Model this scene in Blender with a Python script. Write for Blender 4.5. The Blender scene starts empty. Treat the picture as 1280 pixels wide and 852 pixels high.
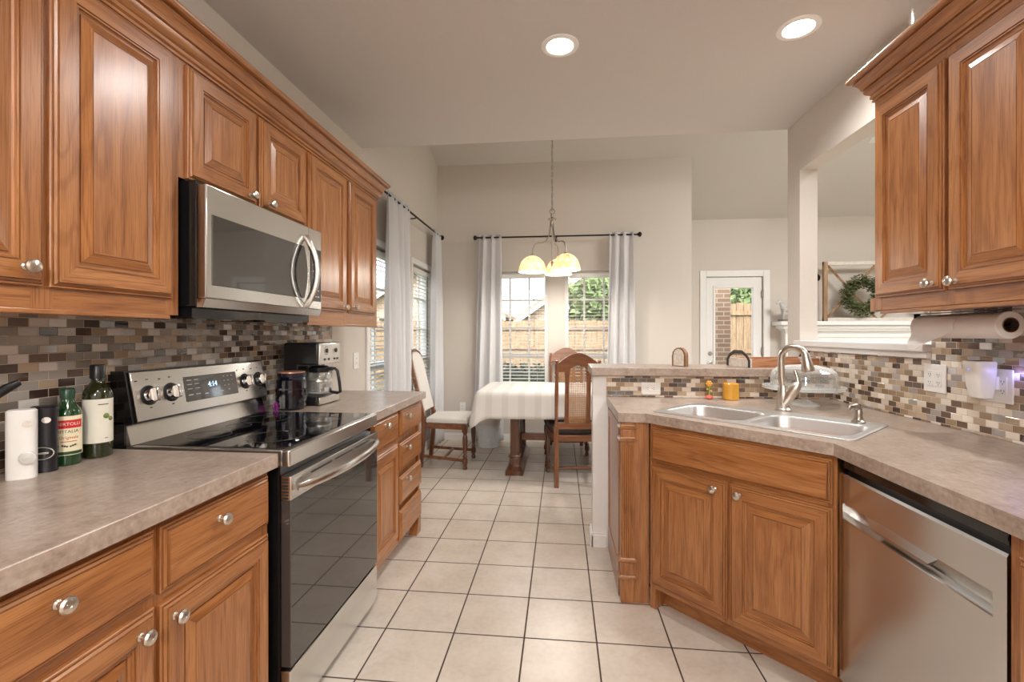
import bpy, bmesh, math, random
from mathutils import Vector, Matrix
random.seed(7)
PI = math.pi
SC = bpy.context.scene
COL = SC.collection

# ------------------------------------------------------------------ camera, world, exposure
HC = 1.34
cd = bpy.data.cameras.new('camera')
cam = bpy.data.objects.new('camera', cd); COL.objects.link(cam)
cam.location = (0, 0, HC); cam.rotation_euler = (PI/2, 0, 0.1046)
cd.sensor_width = 36.0; cd.lens = 584.5/1280*36.0; cd.shift_y = -8/1280; cd.clip_start = 0.02
SC.camera = cam
SC.view_settings.view_transform = 'Standard'; SC.view_settings.look = 'None'
SC.view_settings.gamma = 1.0; SC.view_settings.use_curve_mapping = False
SC.view_settings.exposure = 0.0
W = bpy.data.worlds.new('sky'); SC.world = W; W.use_nodes = True
nt = W.node_tree; nt.nodes.clear()
_o = nt.nodes.new('ShaderNodeOutputWorld'); _b = nt.nodes.new('ShaderNodeBackground')
_s = nt.nodes.new('ShaderNodeTexSky'); _s.sky_type = 'NISHITA'; _s.sun_disc = False
_s.sun_elevation = math.radians(48); _s.sun_rotation = math.radians(150); _s.air_density = 1.0; _s.dust_density = 4.0
_h = nt.nodes.new('ShaderNodeHueSaturation'); _h.inputs['Saturation'].default_value = 0.35
nt.links.new(_s.outputs[0], _h.inputs['Color']); nt.links.new(_h.outputs[0], _b.inputs[0])
_b.inputs[1].default_value = 1.0
nt.links.new(_b.outputs[0], _o.inputs[0])
try:
    SC.cycles.max_bounces = 10; SC.cycles.diffuse_bounces = 5; SC.cycles.transparent_max_bounces = 24
    SC.cycles.sample_clamp_indirect = 6.0; SC.cycles.use_denoising = True
    SC.cycles.caustics_reflective = False; SC.cycles.caustics_refractive = False
except Exception:
    pass

def light(name, kind, loc, energy, color=(1, 1, 1), size=0.2, size_y=None, rot=(0, 0, 0), spread=None, portal=False, parent=None):
    l = bpy.data.lights.new(name, kind); l.energy = energy; l.color = color
    if kind == 'AREA':
        l.size = size
        if size_y: l.shape = 'RECTANGLE'; l.size_y = size_y
        else: l.shape = 'DISK'
        if spread: l.spread = spread
        if portal: l.cycles.is_portal = True
    elif kind in ('POINT', 'SPOT'):
        l.shadow_soft_size = size
        if kind == 'SPOT' and spread: l.spot_size = spread; l.spot_blend = 0.6
    elif kind == 'SUN':
        l.angle = size
    o = bpy.data.objects.new(name, l); COL.objects.link(o); o.location = loc; o.rotation_euler = rot
    if parent: o.parent = parent
    return o

RECESS_W, REAR_W, LIVING_W, BULB_W = 15.0, 130.0, 230.0, 5.0
WARM = (1.0, 0.98, 0.955)
# ceiling downlights: two seen, then two unseen ones added for brightness
REC = [(-0.006, 2.41), (1.14, 2.39), (-0.006, 0.1), (1.14, 0.1)]
light('sun_light', 'SUN', (0, 0, 30), 1.0, (1, 0.98, 0.95), 0.02, rot=(math.radians(-38), math.radians(-18), 0))
light('living_fill_light', 'AREA', (4.0, 3.2, 3.9), LIVING_W, (1.0, 0.985, 0.965), 1.6, 1.6)  # unseen area light added to brighten the living room and nook
light('rear_fill_light', 'POINT', (0.0, -1.3, 2.1), REAR_W, (1.0, 0.985, 0.965), 0.22)  # unseen fill light added in the rear kitchen, no fixture there
light('portal_back', 'AREA', (-.06, 5.84, 1.38), 1, size=1.7, size_y=1.55, rot=(-PI/2, 0, 0), portal=True)
light('portal_left', 'AREA', (-1.57, 4.63, 1.36), 1, size=1.55, size_y=1.9, rot=(0, -PI/2, 0), portal=True)
light('portal_living', 'AREA', (6.49, 2.75, 1.35), 1, size=2.2, size_y=4.6, rot=(0, PI/2, 0), portal=True)
light('portal_door', 'AREA', (2.525, 7.14, 1.15), 1, size=.7, size_y=1.9, rot=(-PI/2, 0, 0), portal=True)

# ------------------------------------------------------------------ mesh helpers
class MB:
    def __init__(s):
        s.bm = bmesh.new(); s.M = Matrix.Identity(4)
    def _v(s, p): return s.bm.verts.new(s.M @ Vector(p))
    def _f(s, vs, m):
        try:
            f = s.bm.faces.new(vs); f.material_index = m; f.smooth = True; return f
        except ValueError:
            return None
    def box(s, x0, y0, z0, x1, y1, z1, m=0, bev=0.0, seg=2):
        if x0 > x1: x0, x1 = x1, x0
        if y0 > y1: y0, y1 = y1, y0
        if z0 > z1: z0, z1 = z1, z0
        p = [s._v((x, y, z)) for z in (z0, z1) for y in (y0, y1) for x in (x0, x1)]
        fs = [s._f([p[i] for i in q], m) for q in ((0, 2, 3, 1), (4, 5, 7, 6), (0, 1, 5, 4), (2, 6, 7, 3), (0, 4, 6, 2), (1, 3, 7, 5))]
        if bev > 0:
            es = list({e for f in fs for e in f.edges})
            for f in fs: f.smooth = False
            r = bmesh.ops.bevel(s.bm, geom=es, offset=bev, segments=seg, profile=0.5, affect='EDGES', clamp_overlap=True)
            for f in r['faces']: f.material_index = m; f.smooth = True
        return s
    def loft(s, loops, closed=True, cap0=True, cap1=True, m=0, wrap=False, mfun=None):
        L = [[s._v(p) for p in lp] for lp in loops]
        n = len(L[0]); rng = range(len(L) if wrap else len(L)-1)
        for i in rng:
            a, b = L[i], L[(i+1) % len(L)]
            for j in range(n if closed else n-1):
                k = (j+1) % n
                s._f([a[j], a[k], b[k], b[j]], mfun(i, j) if mfun else m)
        if not wrap:
            if cap0: s._f(list(reversed(L[0])), mfun(-1, -1) if mfun else m)
            if cap1: s._f(L[-1], mfun(-2, -2) if mfun else m)
        return s
    def lathe(s, prof, c=(0, 0, 0), seg=20, m=0, axis=None, cap=True, sx=1.0, sy=1.0, mfun=None, phase=0.0):
        A = Matrix.Translation(Vector(c))
        if axis is not None:
            A = A @ Vector((0, 0, 1)).rotation_difference(Vector(axis)).to_matrix().to_4x4()
        loops = []
        for r, z in prof:
            loops.append([A @ Vector((max(r, 1e-5)*math.cos(2*PI*k/seg+phase)*sx, max(r, 1e-5)*math.sin(2*PI*k/seg+phase)*sy, z)) for k in range(seg)])
        return s.loft(loops, True, cap, cap, m, mfun=mfun)
    def tube(s, pts, r, seg=8, m=0, closed=False, flat=None):
        pts = [Vector(p) for p in pts]; n = len(pts)
        rs = r if isinstance(r, (list, tuple)) else [r]*n
        up = None; loops = []
        for i, p in enumerate(pts):
            if closed: t = pts[(i+1) % n]-pts[i-1]
            else: t = pts[min(i+1, n-1)]-pts[max(i-1, 0)]
            t.normalize()
            if up is None:
                a = Vector((0, 0, 1)) if abs(t.z) < 0.9 else Vector((1, 0, 0))
                up = (a-t*a.dot(t)).normalized()
            else:
                up = (up-t*up.dot(t)).normalized()
            sd = t.cross(up)
            fa, fb = flat if flat else (1, 1)
            loops.append([p+(up*math.cos(2*PI*k/seg)*fa+sd*math.sin(2*PI*k/seg)*fb)*rs[i] for k in range(seg)])
        return s.loft(loops, True, True, True, m, wrap=closed)
    def prism(s, poly, z0, z1, m=0):
        return s.loft([[(x, y, z0) for x, y in poly], [(x, y, z1) for x, y in poly]], True, True, True, m)
    def sphere(s, c, r, m=0, seg=16, sz=1.0):
        n = seg//2
        return s.lathe([(r*math.sin(PI*i/n), -r*sz*math.cos(PI*i/n)) for i in range(n+1)], c, seg, m, cap=False)
    def quad(s, a, b, c, d, m=0):
        s._f([s._v(p) for p in (a, b, c, d)], m); return s
    def build(s, name, mats, parent=None, ang=32, kind=None):
        bmesh.ops.recalc_face_normals(s.bm, faces=s.bm.faces[:])
        me = bpy.data.meshes.new(name); s.bm.to_mesh(me); s.bm.free()
        for mt in (mats if isinstance(mats, (list, tuple)) else [mats]): me.materials.append(mt)
        flags = [p.use_smooth for p in me.polygons]
        try: me.set_sharp_from_angle(angle=math.radians(ang))
        except Exception: pass
        me.polygons.foreach_set('use_smooth', flags)
        o = bpy.data.objects.new(name, me); COL.objects.link(o)
        if parent: o.parent = parent
        if kind: o['kind'] = kind
        return o

def tag(o, label, cat, group=None):
    o['label'] = label; o['category'] = cat
    if group: o['group'] = group
    return o
def thing(name, label, cat, loc=(0, 0, 0), rz=0.0, group=None):
    o = bpy.data.objects.new(name, None); COL.objects.link(o); o.location = loc; o.rotation_euler = (0, 0, rz)
    o.empty_display_size = 0.05
    return tag(o, label, cat, group)
def dup(src, loc=None, rz=None, label=None):
    c = src.copy(); COL.objects.link(c)
    def kids(a, b):
        for ch in list(a.children):
            d = ch.copy(); COL.objects.link(d); d.parent = b
            kids(ch, d)
    kids(src, c)
    if loc is not None: c.location = loc
    if rz is not None: c.rotation_euler = (0, 0, rz)
    if label: c['label'] = label
    return c
def struct(name, mb, mats): return mb.build(name, mats, kind='structure')
def text_into(mb, txt, size, M, m=0, depth=0.0006, wrap=None, align='CENTER'):
    cu = bpy.data.curves.new('lettering', 'FONT'); cu.body = txt; cu.size = size; cu.extrude = depth
    cu.align_x = align; cu.align_y = 'CENTER'; cu.resolution_u = 3
    ob = bpy.data.objects.new('lettering', cu)
    me = bpy.data.meshes.new_from_object(ob)
    vs = []
    for v in me.vertices:
        p = Vector(v.co)
        if wrap:
            R = wrap+p.z; a = p.x/wrap
            p = Vector((R*math.sin(a), p.y, R*math.cos(a)))
        vs.append(mb._v(M @ p))
    for pl in me.polygons:
        f = mb._f([vs[i] for i in pl.vertices], m)
        if f: f.smooth = False
    bpy.data.objects.remove(ob); bpy.data.meshes.remove(me); bpy.data.curves.remove(cu)

# ------------------------------------------------------------------ materials
def srgb(r, g, b):
    f = lambda c: (c/255/12.92) if c/255 <= 0.04045 else ((c/255+0.055)/1.055)**2.4
    return (f(r), f(g), f(b), 1)
class NT:
    def __init__(s, name):
        s.m = bpy.data.materials.new(name); s.m.use_nodes = True; s.t = s.m.node_tree; s.t.nodes.clear()
        s.out = s.n('ShaderNodeOutputMaterial'); s.p = s.n('ShaderNodeBsdfPrincipled'); s.l(s.p.outputs[0], s.out.inputs[0])
    def n(s, t, **k):
        x = s.t.nodes.new(t)
        for a, b in k.items(): setattr(x, a, b)
        return x
    def l(s, a, b): s.t.links.new(a, b)
    def set(s, **k):
        for a, b in k.items():
            s.p.inputs[a.replace('_', ' ')].default_value = b
        return s
    def math(s, op, a, b=None, c=None):
        x = s.n('ShaderNodeMath', operation=op)
        for i, v in enumerate((a, b, c)):
            if v is None: continue
            if isinstance(v, (int, float)): x.inputs[i].default_value = v
            else: s.l(v, x.inputs[i])
        return x.outputs[0]
    def ramp(s, fac, stops, interp='LINEAR'):
        r = s.n('ShaderNodeValToRGB'); r.color_ramp.interpolation = interp
        e = r.color_ramp.elements
        while len(e) < len(stops): e.new(0.5)
        for i, (p, c) in enumerate(stops): e[i].position = p; e[i].color = c
        s.l(fac, r.inputs[0]); return r.outputs[0]
    def coord(s): return s.n('ShaderNodeTexCoord').outputs['Object']
    def mapping(s, v, sc=(1, 1, 1), loc=(0, 0, 0)):
        x = s.n('ShaderNodeMapping'); x.inputs['Scale'].default_value = sc; x.inputs['Location'].default_value = loc
        s.l(v, x.inputs[0]); return x.outputs[0]
    def noise(s, v, scale, detail=3, rough=0.5, dist=0.0):
        x = s.n('ShaderNodeTexNoise'); x.inputs['Scale'].default_value = scale; x.inputs['Detail'].default_value = detail
        x.inputs['Roughness'].default_value = rough; x.inputs['Distortion'].default_value = dist
        s.l(v, x.inputs['Vector']); return x.outputs['Fac']
    def mixc(s, fac, a, b, mode='MIX'):
        x = s.n('ShaderNodeMix', data_type='RGBA', blend_type=mode)
        for sock, v in ((x.inputs[0], fac), (x.inputs[6], a), (x.inputs[7], b)):
            if isinstance(v, (int, float, tuple)): sock.default_value = v
            else: s.l(v, sock)
        return x.outputs[2]
    def bump(s, h, strength=0.2, dist=0.002):
        x = s.n('ShaderNodeBump'); x.inputs['Strength'].default_value = strength; x.inputs['Distance'].default_value = dist
        s.l(h, x.inputs['Height']); s.l(x.outputs[0], s.p.inputs['Normal'])
def plain(name, c, rough=0.5, metal=0.0, coat=0.0, spec=None, mott=0.06, mscale=30, emit=None, es=0.0, bump=0.0):
    t = NT(name); co = t.coord(); nz = t.noise(co, mscale, 3)
    lo = tuple(x*(1-mott) for x in c[:3])+(1,); hi = tuple(min(1, x*(1+mott)) for x in c[:3])+(1,)
    t.l(t.ramp(nz, [(0.3, lo), (0.7, hi)]), t.p.inputs['Base Color'])
    t.set(Roughness=rough, Metallic=metal)
    t.p.inputs['Coat Weight'].default_value = coat; t.p.inputs['Coat Roughness'].default_value = 0.08
    if spec is not None: t.p.inputs['Specular IOR Level'].default_value = spec
    if emit: t.p.inputs['Emission Color'].default_value = emit; t.p.inputs['Emission Strength'].default_value = es
    if bump: t.bump(nz, bump, 0.002)
    return t.m
def wood(name, axis, dark, mid, light_, rough=0.33, coat=0.45, sc=1.0):
    t = NT(name); co = t.coord()
    oi = t.n('ShaderNodeObjectInfo'); off = t.n('ShaderNodeVectorMath', operation='SCALE')
    cx = t.n('ShaderNodeCombineXYZ')
    for i, k in enumerate((37.0, 19.0, 53.0)): t.l(t.math('MULTIPLY', oi.outputs['Random'], k), cx.inputs[i])
    ad = t.n('ShaderNodeVectorMath', operation='ADD'); t.l(co, ad.inputs[0]); t.l(cx.outputs[0], ad.inputs[1])
    v = ad.outputs[0]
    def S(a, b): return tuple(a if i == axis else b for i in range(3))
    n1 = t.noise(t.mapping(v, S(0.55*sc, 5.0*sc)), 1.0, 3, 0.5, 0.4)
    n0 = t.noise(t.mapping(v, S(1.6*sc, 24.0*sc)), 1.0, 3, 0.6, 0.3)
    lines = t.math('SINE', t.math('MULTIPLY', n1, 95.0))      # growth rings cut along the board
    f = t.n('ShaderNodeTexNoise'); f.inputs['Scale'].default_value = 1.0; f.inputs['Detail'].default_value = 4.0
    t.l(t.mapping(v, S(9.0*sc, 330.0*sc)), f.inputs['Vector'])
    base = t.ramp(n0, [(0.28, dark), (0.5, mid), (0.72, light_)])
    ring = t.ramp(lines, [(0.45, (1, 1, 1, 1)), (0.93, (0.70, 0.62, 0.56, 1))])
    fine = t.ramp(f.outputs['Fac'], [(0.36, (0.58, 0.50, 0.43, 1)), (0.50, (1, 1, 1, 1))])
    t.l(t.mixc(0.75, t.mixc(0.55, base, ring, 'MULTIPLY'), fine, 'MULTIPLY'), t.p.inputs['Base Color'])
    t.set(Roughness=rough); t.p.inputs['Coat Weight'].default_value = coat; t.p.inputs['Coat Roughness'].default_value = 0.24
    t.bump(f.outputs['Fac'], 0.05, 0.001)
    return t.m
OAK = (srgb(143, 90, 48), srgb(163, 107, 60), srgb(178, 123, 75))
oak_v = wood('oak_upright_grain', 2, *OAK)
oak_h = wood('oak_level_grain', 0, *OAK)
oak_y = wood('oak_lengthwise_grain', 1, *OAK)
CHW = (srgb(96, 54, 28), srgb(126, 76, 42), srgb(150, 96, 58))
chair_wood = wood('chair_walnut', 2, *CHW, rough=0.3, coat=0.4)
CHD = (srgb(62, 33, 19), srgb(92, 52, 30), srgb(116, 70, 43))
dark_leg_wood = wood('turned_leg_walnut', 2, *CHD, rough=0.28, coat=0.45)
chair_wood_h = wood('chair_walnut_level', 0, *CHW, rough=0.3, coat=0.4)
pine_grey = wood('weathered_pine', 2, srgb(120, 92, 66), srgb(160, 128, 96), srgb(184, 154, 122), rough=0.6, coat=0)
pine_x = wood('tray_wood', 0, srgb(140, 92, 62), srgb(176, 122, 88), srgb(196, 146, 112), rough=0.55, coat=0)
fence_wood = wood('fence_board', 2, srgb(128, 106, 80), srgb(150, 128, 100), srgb(164, 144, 118), rough=0.8, coat=0)

wall_paint = plain('wall_paint', srgb(207, 199, 190), 0.75, mott=0.012, mscale=60, bump=0.03)
ceil_paint = plain('ceiling_paint', srgb(204, 199, 194), 0.85, mott=0.015, mscale=90, bump=0.05)
white_paint = plain('white_trim_paint', srgb(232, 231, 229), 0.4, mott=0.01)
white_plastic = plain('white_plastic', srgb(236, 234, 230), 0.3, mott=0.01)
ivory = plain('ivory_plastic', srgb(226, 218, 204), 0.35, mott=0.01)
black_plastic = plain('black_plastic', (0.012, 0.012, 0.013, 1), 0.32, mott=0.1)
black_matte = plain('black_matte', (0.02, 0.02, 0.02, 1), 0.6, mott=0.1)
black_gloss = plain('black_enamel', (0.008, 0.008, 0.009, 1), 0.1, mott=0.05, coat=0.3)
dark_glass = plain('smoked_glass', (0.012, 0.011, 0.010, 1), 0.04, mott=0.02, spec=1.0, coat=1.0)
ceram_glass = plain('ceramic_cooktop_glass', (0.004, 0.004, 0.005, 1), 0.035, mott=0.2, mscale=300, spec=0.5)
oven_glass = plain('oven_door_mirror_glass', (0.10, 0.095, 0.09, 1), 0.03, metal=0.55, mott=0.02, spec=1.0)
nickel = plain('satin_nickel', (0.62, 0.58, 0.52, 1), 0.28, 1.0, mott=0.05)
nickel_dark = plain('brushed_pewter', (0.42, 0.38, 0.33, 1), 0.32, 1.0, mott=0.08)
chrome = plain('polished_chrome', (0.8, 0.8, 0.8, 1), 0.08, 1.0, mott=0.02)
iron = plain('oil_rubbed_iron', (0.02, 0.017, 0.015, 1), 0.45, 0.6, mott=0.1)
paper = plain('paper_towel_sheet', srgb(248, 248, 248), 0.9, mott=0.03, mscale=200, bump=0.2)
card = plain('cardboard', srgb(122, 94, 66), 0.85)
black_leather = plain('dark_leather', (0.025, 0.017, 0.014, 1), 0.38, mott=0.15, bump=0.1)
linen = plain('chair_linen', srgb(214, 209, 203), 0.9, mott=0.07, mscale=140, bump=0.15)
def steel_m(name, axis, c=(0.70, 0.69, 0.67, 1), r=0.22, an=0.75):
    t = NT(name); co = t.coord(); sc = [700, 700, 700]; sc[axis] = 4
    nz = t.noise(t.mapping(co, tuple(sc)), 1.0, 2)
    t.l(t.ramp(nz, [(0.2, tuple(x*0.985 for x in c[:3])+(1,)), (0.8, c)]), t.p.inputs['Base Color'])
    t.set(Roughness=r)
    tg = t.n('ShaderNodeTangent', direction_type='RADIAL', axis='Z'); t.l(tg.outputs[0], t.p.inputs['Tangent'])
    t.p.inputs['Anisotropic'].default_value = an; t.p.inputs['Anisotropic Rotation'].default_value = 0.25
    t.set(Metallic=1.0); return t.m
steel = steel_m('brushed_steel', 0)
steel_y = steel_m('brushed_steel_lengthwise', 1)
sink_steel = steel_m('satin_sink_steel', 0, (0.66, 0.66, 0.65, 1), 0.42, 0.1)
def glass_m(name, tint=(0.98, 0.99, 0.985, 1), ior=1.45, gl=1.0, edge=0.35, pw=4.0, rim_white=0.0):
    t = NT(name); tr = t.n('ShaderNodeBsdfTransparent'); tr.inputs[0].default_value = tint
    g = t.n('ShaderNodeBsdfGlossy'); g.inputs['Roughness'].default_value = 0.02
    co = t.noise(t.coord(), 4.0, 2); t.l(t.ramp(co, [(0, (0.96*gl, 0.97*gl, 0.98*gl, 1)), (1, (gl, gl, gl, 1))]), g.inputs[0])
    fr = t.n('ShaderNodeLayerWeight'); fr.inputs[0].default_value = 0.5
    fac = t.math('ADD', t.math('MULTIPLY', t.math('POWER', fr.outputs['Facing'], pw), edge), (ior-1)**2/(ior+1)**2)
    mx = t.n('ShaderNodeMixShader'); t.l(fac, mx.inputs[0]); t.l(tr.outputs[0], mx.inputs[1]); t.l(g.outputs[0], mx.inputs[2])
    res = mx.outputs[0]
    if rim_white:
        df = t.n('ShaderNodeBsdfDiffuse'); df.inputs[0].default_value = (.92, .95, .94, 1); m2 = t.n('ShaderNodeMixShader')  # white diffuse towards the rims, painted in for reflections and dust
        t.l(t.math('ADD', t.math('MULTIPLY', t.math('POWER', fr.outputs['Facing'], 2.0), rim_white*3), rim_white*.4), m2.inputs[0]); t.l(res, m2.inputs[1]); t.l(df.outputs[0], m2.inputs[2]); res = m2.outputs[0]
    t.l(res, t.out.inputs[0]); return t.m
pane = glass_m('window_glass')
clear_glass = glass_m('clear_glassware', (0.985, 0.99, 0.988, 1), 1.5, 1.0, .8, 3.0, .10)
def cloth_m(name, c, trans=0.25, stripes=None):
    t = NT(name); co = t.coord(); nz = t.noise(co, 220, 2)
    base = t.ramp(nz, [(0.3, tuple(x*0.94 for x in c[:3])+(1,)), (0.7, c)])
    if stripes:
        sp = t.n('ShaderNodeSeparateXYZ'); t.l(co, sp.inputs[0])
        a = t.math('GREATER_THAN', t.math('SINE', t.math('MULTIPLY', sp.outputs[0], stripes)), 0.3)
        b = t.math('GREATER_THAN', t.math('SINE', t.math('MULTIPLY', sp.outputs[1], stripes)), 0.3)
        base = t.mixc(t.math('MULTIPLY', t.math('ADD', a, b), 0.2), base, srgb(178, 170, 160))
    t.l(base, t.p.inputs['Base Color']); t.set(Roughness=0.9)
    tl = t.n('ShaderNodeBsdfTranslucent'); t.l(base, tl.inputs[0])
    mx = t.n('ShaderNodeMixShader'); mx.inputs[0].default_value = trans
    t.l(t.p.outputs[0], mx.inputs[1]); t.l(tl.outputs[0], mx.inputs[2]); t.l(mx.outputs[0], t.out.inputs[0])
    t.bump(nz, 0.1, 0.001); return t.m
curtain_m = cloth_m('curtain_linen', srgb(236, 235, 236), 0.3)
cloth = cloth_m('checked_tablecloth', srgb(236, 233, 228), 0.12, 40)
blind_m = cloth_m('blind_slat_vinyl', srgb(240, 238, 234), 0.2)

def floor_mat():
    t = NT('floor_tile'); co = t.coord(); sp = t.n('ShaderNodeSeparateXYZ'); t.l(co, sp.inputs[0])
    p = 0.3167; u = t.math('DIVIDE', t.math('ADD', sp.outputs[0], 0.7954+20*p), p); v = t.math('DIVIDE', t.math('ADD', sp.outputs[1], -2.0625+20*p), p)
    g = 0.0105
    def edge(x):
        f = t.math('FRACT', x); return t.math('MINIMUM', f, t.math('SUBTRACT', 1.0, f))
    d = t.math('MINIMUM', edge(u), edge(v))
    mask = t.ramp(d, [(g*0.75, (0, 0, 0, 1)), (g*1.25, (1, 1, 1, 1))])
    cell = t.n('ShaderNodeCombineXYZ'); t.l(t.math('FLOOR', u), cell.inputs[0]); t.l(t.math('FLOOR', v), cell.inputs[1])
    wn = t.n('ShaderNodeTexWhiteNoise', noise_dimensions='2D'); t.l(cell.outputs[0], wn.inputs['Vector'])
    n1 = t.noise(co, 5.0, 5, 0.6); n2 = t.noise(co, 40.0, 3)
    c = t.ramp(t.math('ADD', t.math('MULTIPLY', n1, 0.75), t.math('MULTIPLY', n2, 0.25)), [(0.3, srgb(186, 174, 160)), (0.5, srgb(200, 189, 176)), (0.7, srgb(210, 200, 188))])
    c = t.mixc(t.math('MULTIPLY', wn.outputs['Value'], 0.16), c, srgb(188, 168, 150))
    col = t.mixc(mask, srgb(60, 44, 34), c)
    t.l(col, t.p.inputs['Base Color'])
    t.l(t.ramp(mask, [(0, (0.8, 0.8, 0.8, 1)), (1, (0.3, 0.3, 0.3, 1))]), t.p.inputs['Roughness'])
    t.bump(mask, 0.35, 0.003); return t.m
floor_m = floor_mat()

def mosaic(name, axis, stops, seed):
    t = NT(name); co = t.coord(); sp = t.n('ShaderNodeSeparateXYZ'); t.l(co, sp.inputs[0])
    pw, ph = 0.0535, 0.0268
    v = t.math('DIVIDE', t.math('ADD', sp.outputs[2], 0.004), ph); row = t.math('FLOOR', v)
    u = t.math('ADD', t.math('DIVIDE', t.math('ADD', sp.outputs[axis], 50.0), pw), t.math('MULTIPLY', t.math('MODULO', row, 2.0), 0.5))
    colm = t.math('FLOOR', u)
    cell = t.n('ShaderNodeCombineXYZ'); t.l(colm, cell.inputs[0]); t.l(row, cell.inputs[1]); cell.inputs[2].default_value = seed
    wn = t.n('ShaderNodeTexWhiteNoise', noise_dimensions='3D'); t.l(cell.outputs[0], wn.inputs['Vector'])
    c = t.ramp(wn.outputs['Value'], stops, 'CONSTANT')
    sc = t.n('ShaderNodeSeparateColor'); t.l(wn.outputs['Color'], sc.inputs[0])
    st = t.noise(t.mapping(co, (60, 60, 420)), 1.0, 3)
    c = t.mixc(t.math('MULTIPLY', st, 0.14), c, (0.30, 0.27, 0.24, 1))
    fu = t.math('FRACT', u); fv = t.math('FRACT', v)
    eu = t.math('MULTIPLY', t.math('MINIMUM', fu, t.math('SUBTRACT', 1.0, fu)), pw)
    ev = t.math('MULTIPLY', t.math('MINIMUM', fv, t.math('SUBTRACT', 1.0, fv)), ph)
    d = t.math('MINIMUM', eu, ev)
    mask = t.ramp(t.math('MULTIPLY', d, 100.0), [(0.08, (0, 0, 0, 1)), (0.13, (1, 1, 1, 1))])
    t.l(t.mixc(mask, srgb(196, 182, 164), c), t.p.inputs['Base Color'])
    gl = t.math('GREATER_THAN', sc.outputs[1], 0.35)
    rg = t.math('SUBTRACT', 0.5, t.math('MULTIPLY', gl, 0.42))
    t.l(t.mixc(mask, (0.8, 0.8, 0.8, 1), rg), t.p.inputs['Roughness'])
    # each tile leans a hair, as hand set glass does
    geo = t.n('ShaderNodeNewGeometry'); rv = t.n('ShaderNodeVectorMath', operation='SUBTRACT'); t.l(wn.outputs['Color'], rv.inputs[0]); rv.inputs[1].default_value = (0.5, 0.5, 0.5)
    rs = t.n('ShaderNodeVectorMath', operation='SCALE'); t.l(rv.outputs[0], rs.inputs[0]); rs.inputs['Scale'].default_value = 0.26; t.p.inputs['Specular IOR Level'].default_value = 0.9
    bp = t.n('ShaderNodeBump'); bp.inputs['Strength'].default_value = 0.5; bp.inputs['Distance'].default_value = 0.0015
    t.l(t.ramp(t.math('MULTIPLY', d, 100.0), [(0.06, (0, 0, 0, 1)), (0.22, (1, 1, 1, 1))]), bp.inputs['Height'])
    av = t.n('ShaderNodeVectorMath', operation='ADD'); t.l(bp.outputs[0], av.inputs[0]); t.l(rs.outputs[0], av.inputs[1])
    nm = t.n('ShaderNodeVectorMath', operation='NORMALIZE'); t.l(av.outputs[0], nm.inputs[0]); t.l(nm.outputs[0], t.p.inputs['Normal'])
    return t.m
D1, D2, T1, T2, C1, G1, G2 = srgb(58, 38, 29), srgb(96, 72, 56), srgb(154, 128, 98), srgb(190, 168, 142), srgb(236, 224, 208), srgb(132, 124, 116), srgb(172, 164, 158)
tile_l = mosaic('mosaic_tile_dark', 1, [(0, D1), (0.13, D2), (0.28, G1), (0.44, T1), (0.58, G2), (0.74, T2), (0.88, srgb(222, 217, 212))], 1.0)
tile_p = mosaic('mosaic_tile_half_wall', 0, [(0, D1), (0.22, D2), (0.36, T1), (0.62, T2), (0.78, C1)], 2.0)
tile_r = mosaic('mosaic_tile_light', 1, [(0, D1), (0.10, D2), (0.26, T1), (0.40, T2), (0.55, C1), (0.88, G2)], 3.0)

def laminate():
    t = NT('laminate_worktop'); co = t.coord()
    n1 = t.noise(t.mapping(co, (1, 1, 1)), 9.0, 6, 0.65, 0.8); n2 = t.noise(co, 70.0, 4, 0.6); n3 = t.noise(t.mapping(co, (60, 9, 60)), 1.0, 4, 0.6, 0.5)
    f = t.math('ADD', t.math('ADD', t.math('MULTIPLY', n1, 0.4), t.math('MULTIPLY', n2, 0.35)), t.math('MULTIPLY', n3, 0.25))
    t.l(t.ramp(f, [(0.34, srgb(128, 110, 98)), (0.48, srgb(160, 143, 130)), (0.60, srgb(178, 163, 151)), (0.72, srgb(194, 182, 171))]), t.p.inputs['Base Color'])
    t.set(Roughness=0.3); t.p.inputs['Specular IOR Level'].default_value = 0.5; t.bump(n2, 0.03, 0.001); return t.m
lam = laminate()
def emis(name, c, s):
    t = NT(name); nz = t.noise(t.coord(), 25, 2)
    t.l(t.ramp(nz, [(0, tuple(x*0.9 for x in c[:3])+(1,)), (1, c)]), t.p.inputs['Emission Color'])
    t.p.inputs['Emission Strength'].default_value = s; t.set(Base_Color=c); return t.m

# ------------------------------------------------------------------ the shell
XL, XR, YB, YK, YF, ZC = -1.575, 1.63, 5.85, 3.57, 7.15, 2.82
XRO = XR+0.115
def vault(y): return 3.49+0.354*(YB-y)
struct('floor', MB().box(-1.7, -2.62, -0.08, 6.62, 7.27, 0.0), floor_m)
c = MB(); c.box(-1.7, -2.62, ZC, XRO, YK, ZC+0.06); struct('ceiling', c, ceil_paint)
c = MB()
zv = vault(YK-0.06)
c.loft([[(-1.75, YK-0.06, zv), (-1.75, 7.4, vault(7.4)), (-1.75, 7.4, vault(7.4)+0.08), (-1.75, YK-0.06, zv+0.08)],
        [(6.62, YK-0.06, zv), (6.62, 7.4, vault(7.4)), (6.62, 7.4, vault(7.4)+0.08), (6.62, YK-0.06, zv+0.08)]])
c.box(-1.75, YK-0.06, ZC+0.06, XRO, YK, zv+0.05)       # the drop between the low ceiling and the vault
c.box(XRO, -2.62, zv, 6.62, YK-0.05, zv+0.08)
struct('ceiling_vault', c, ceil_paint)
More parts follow.
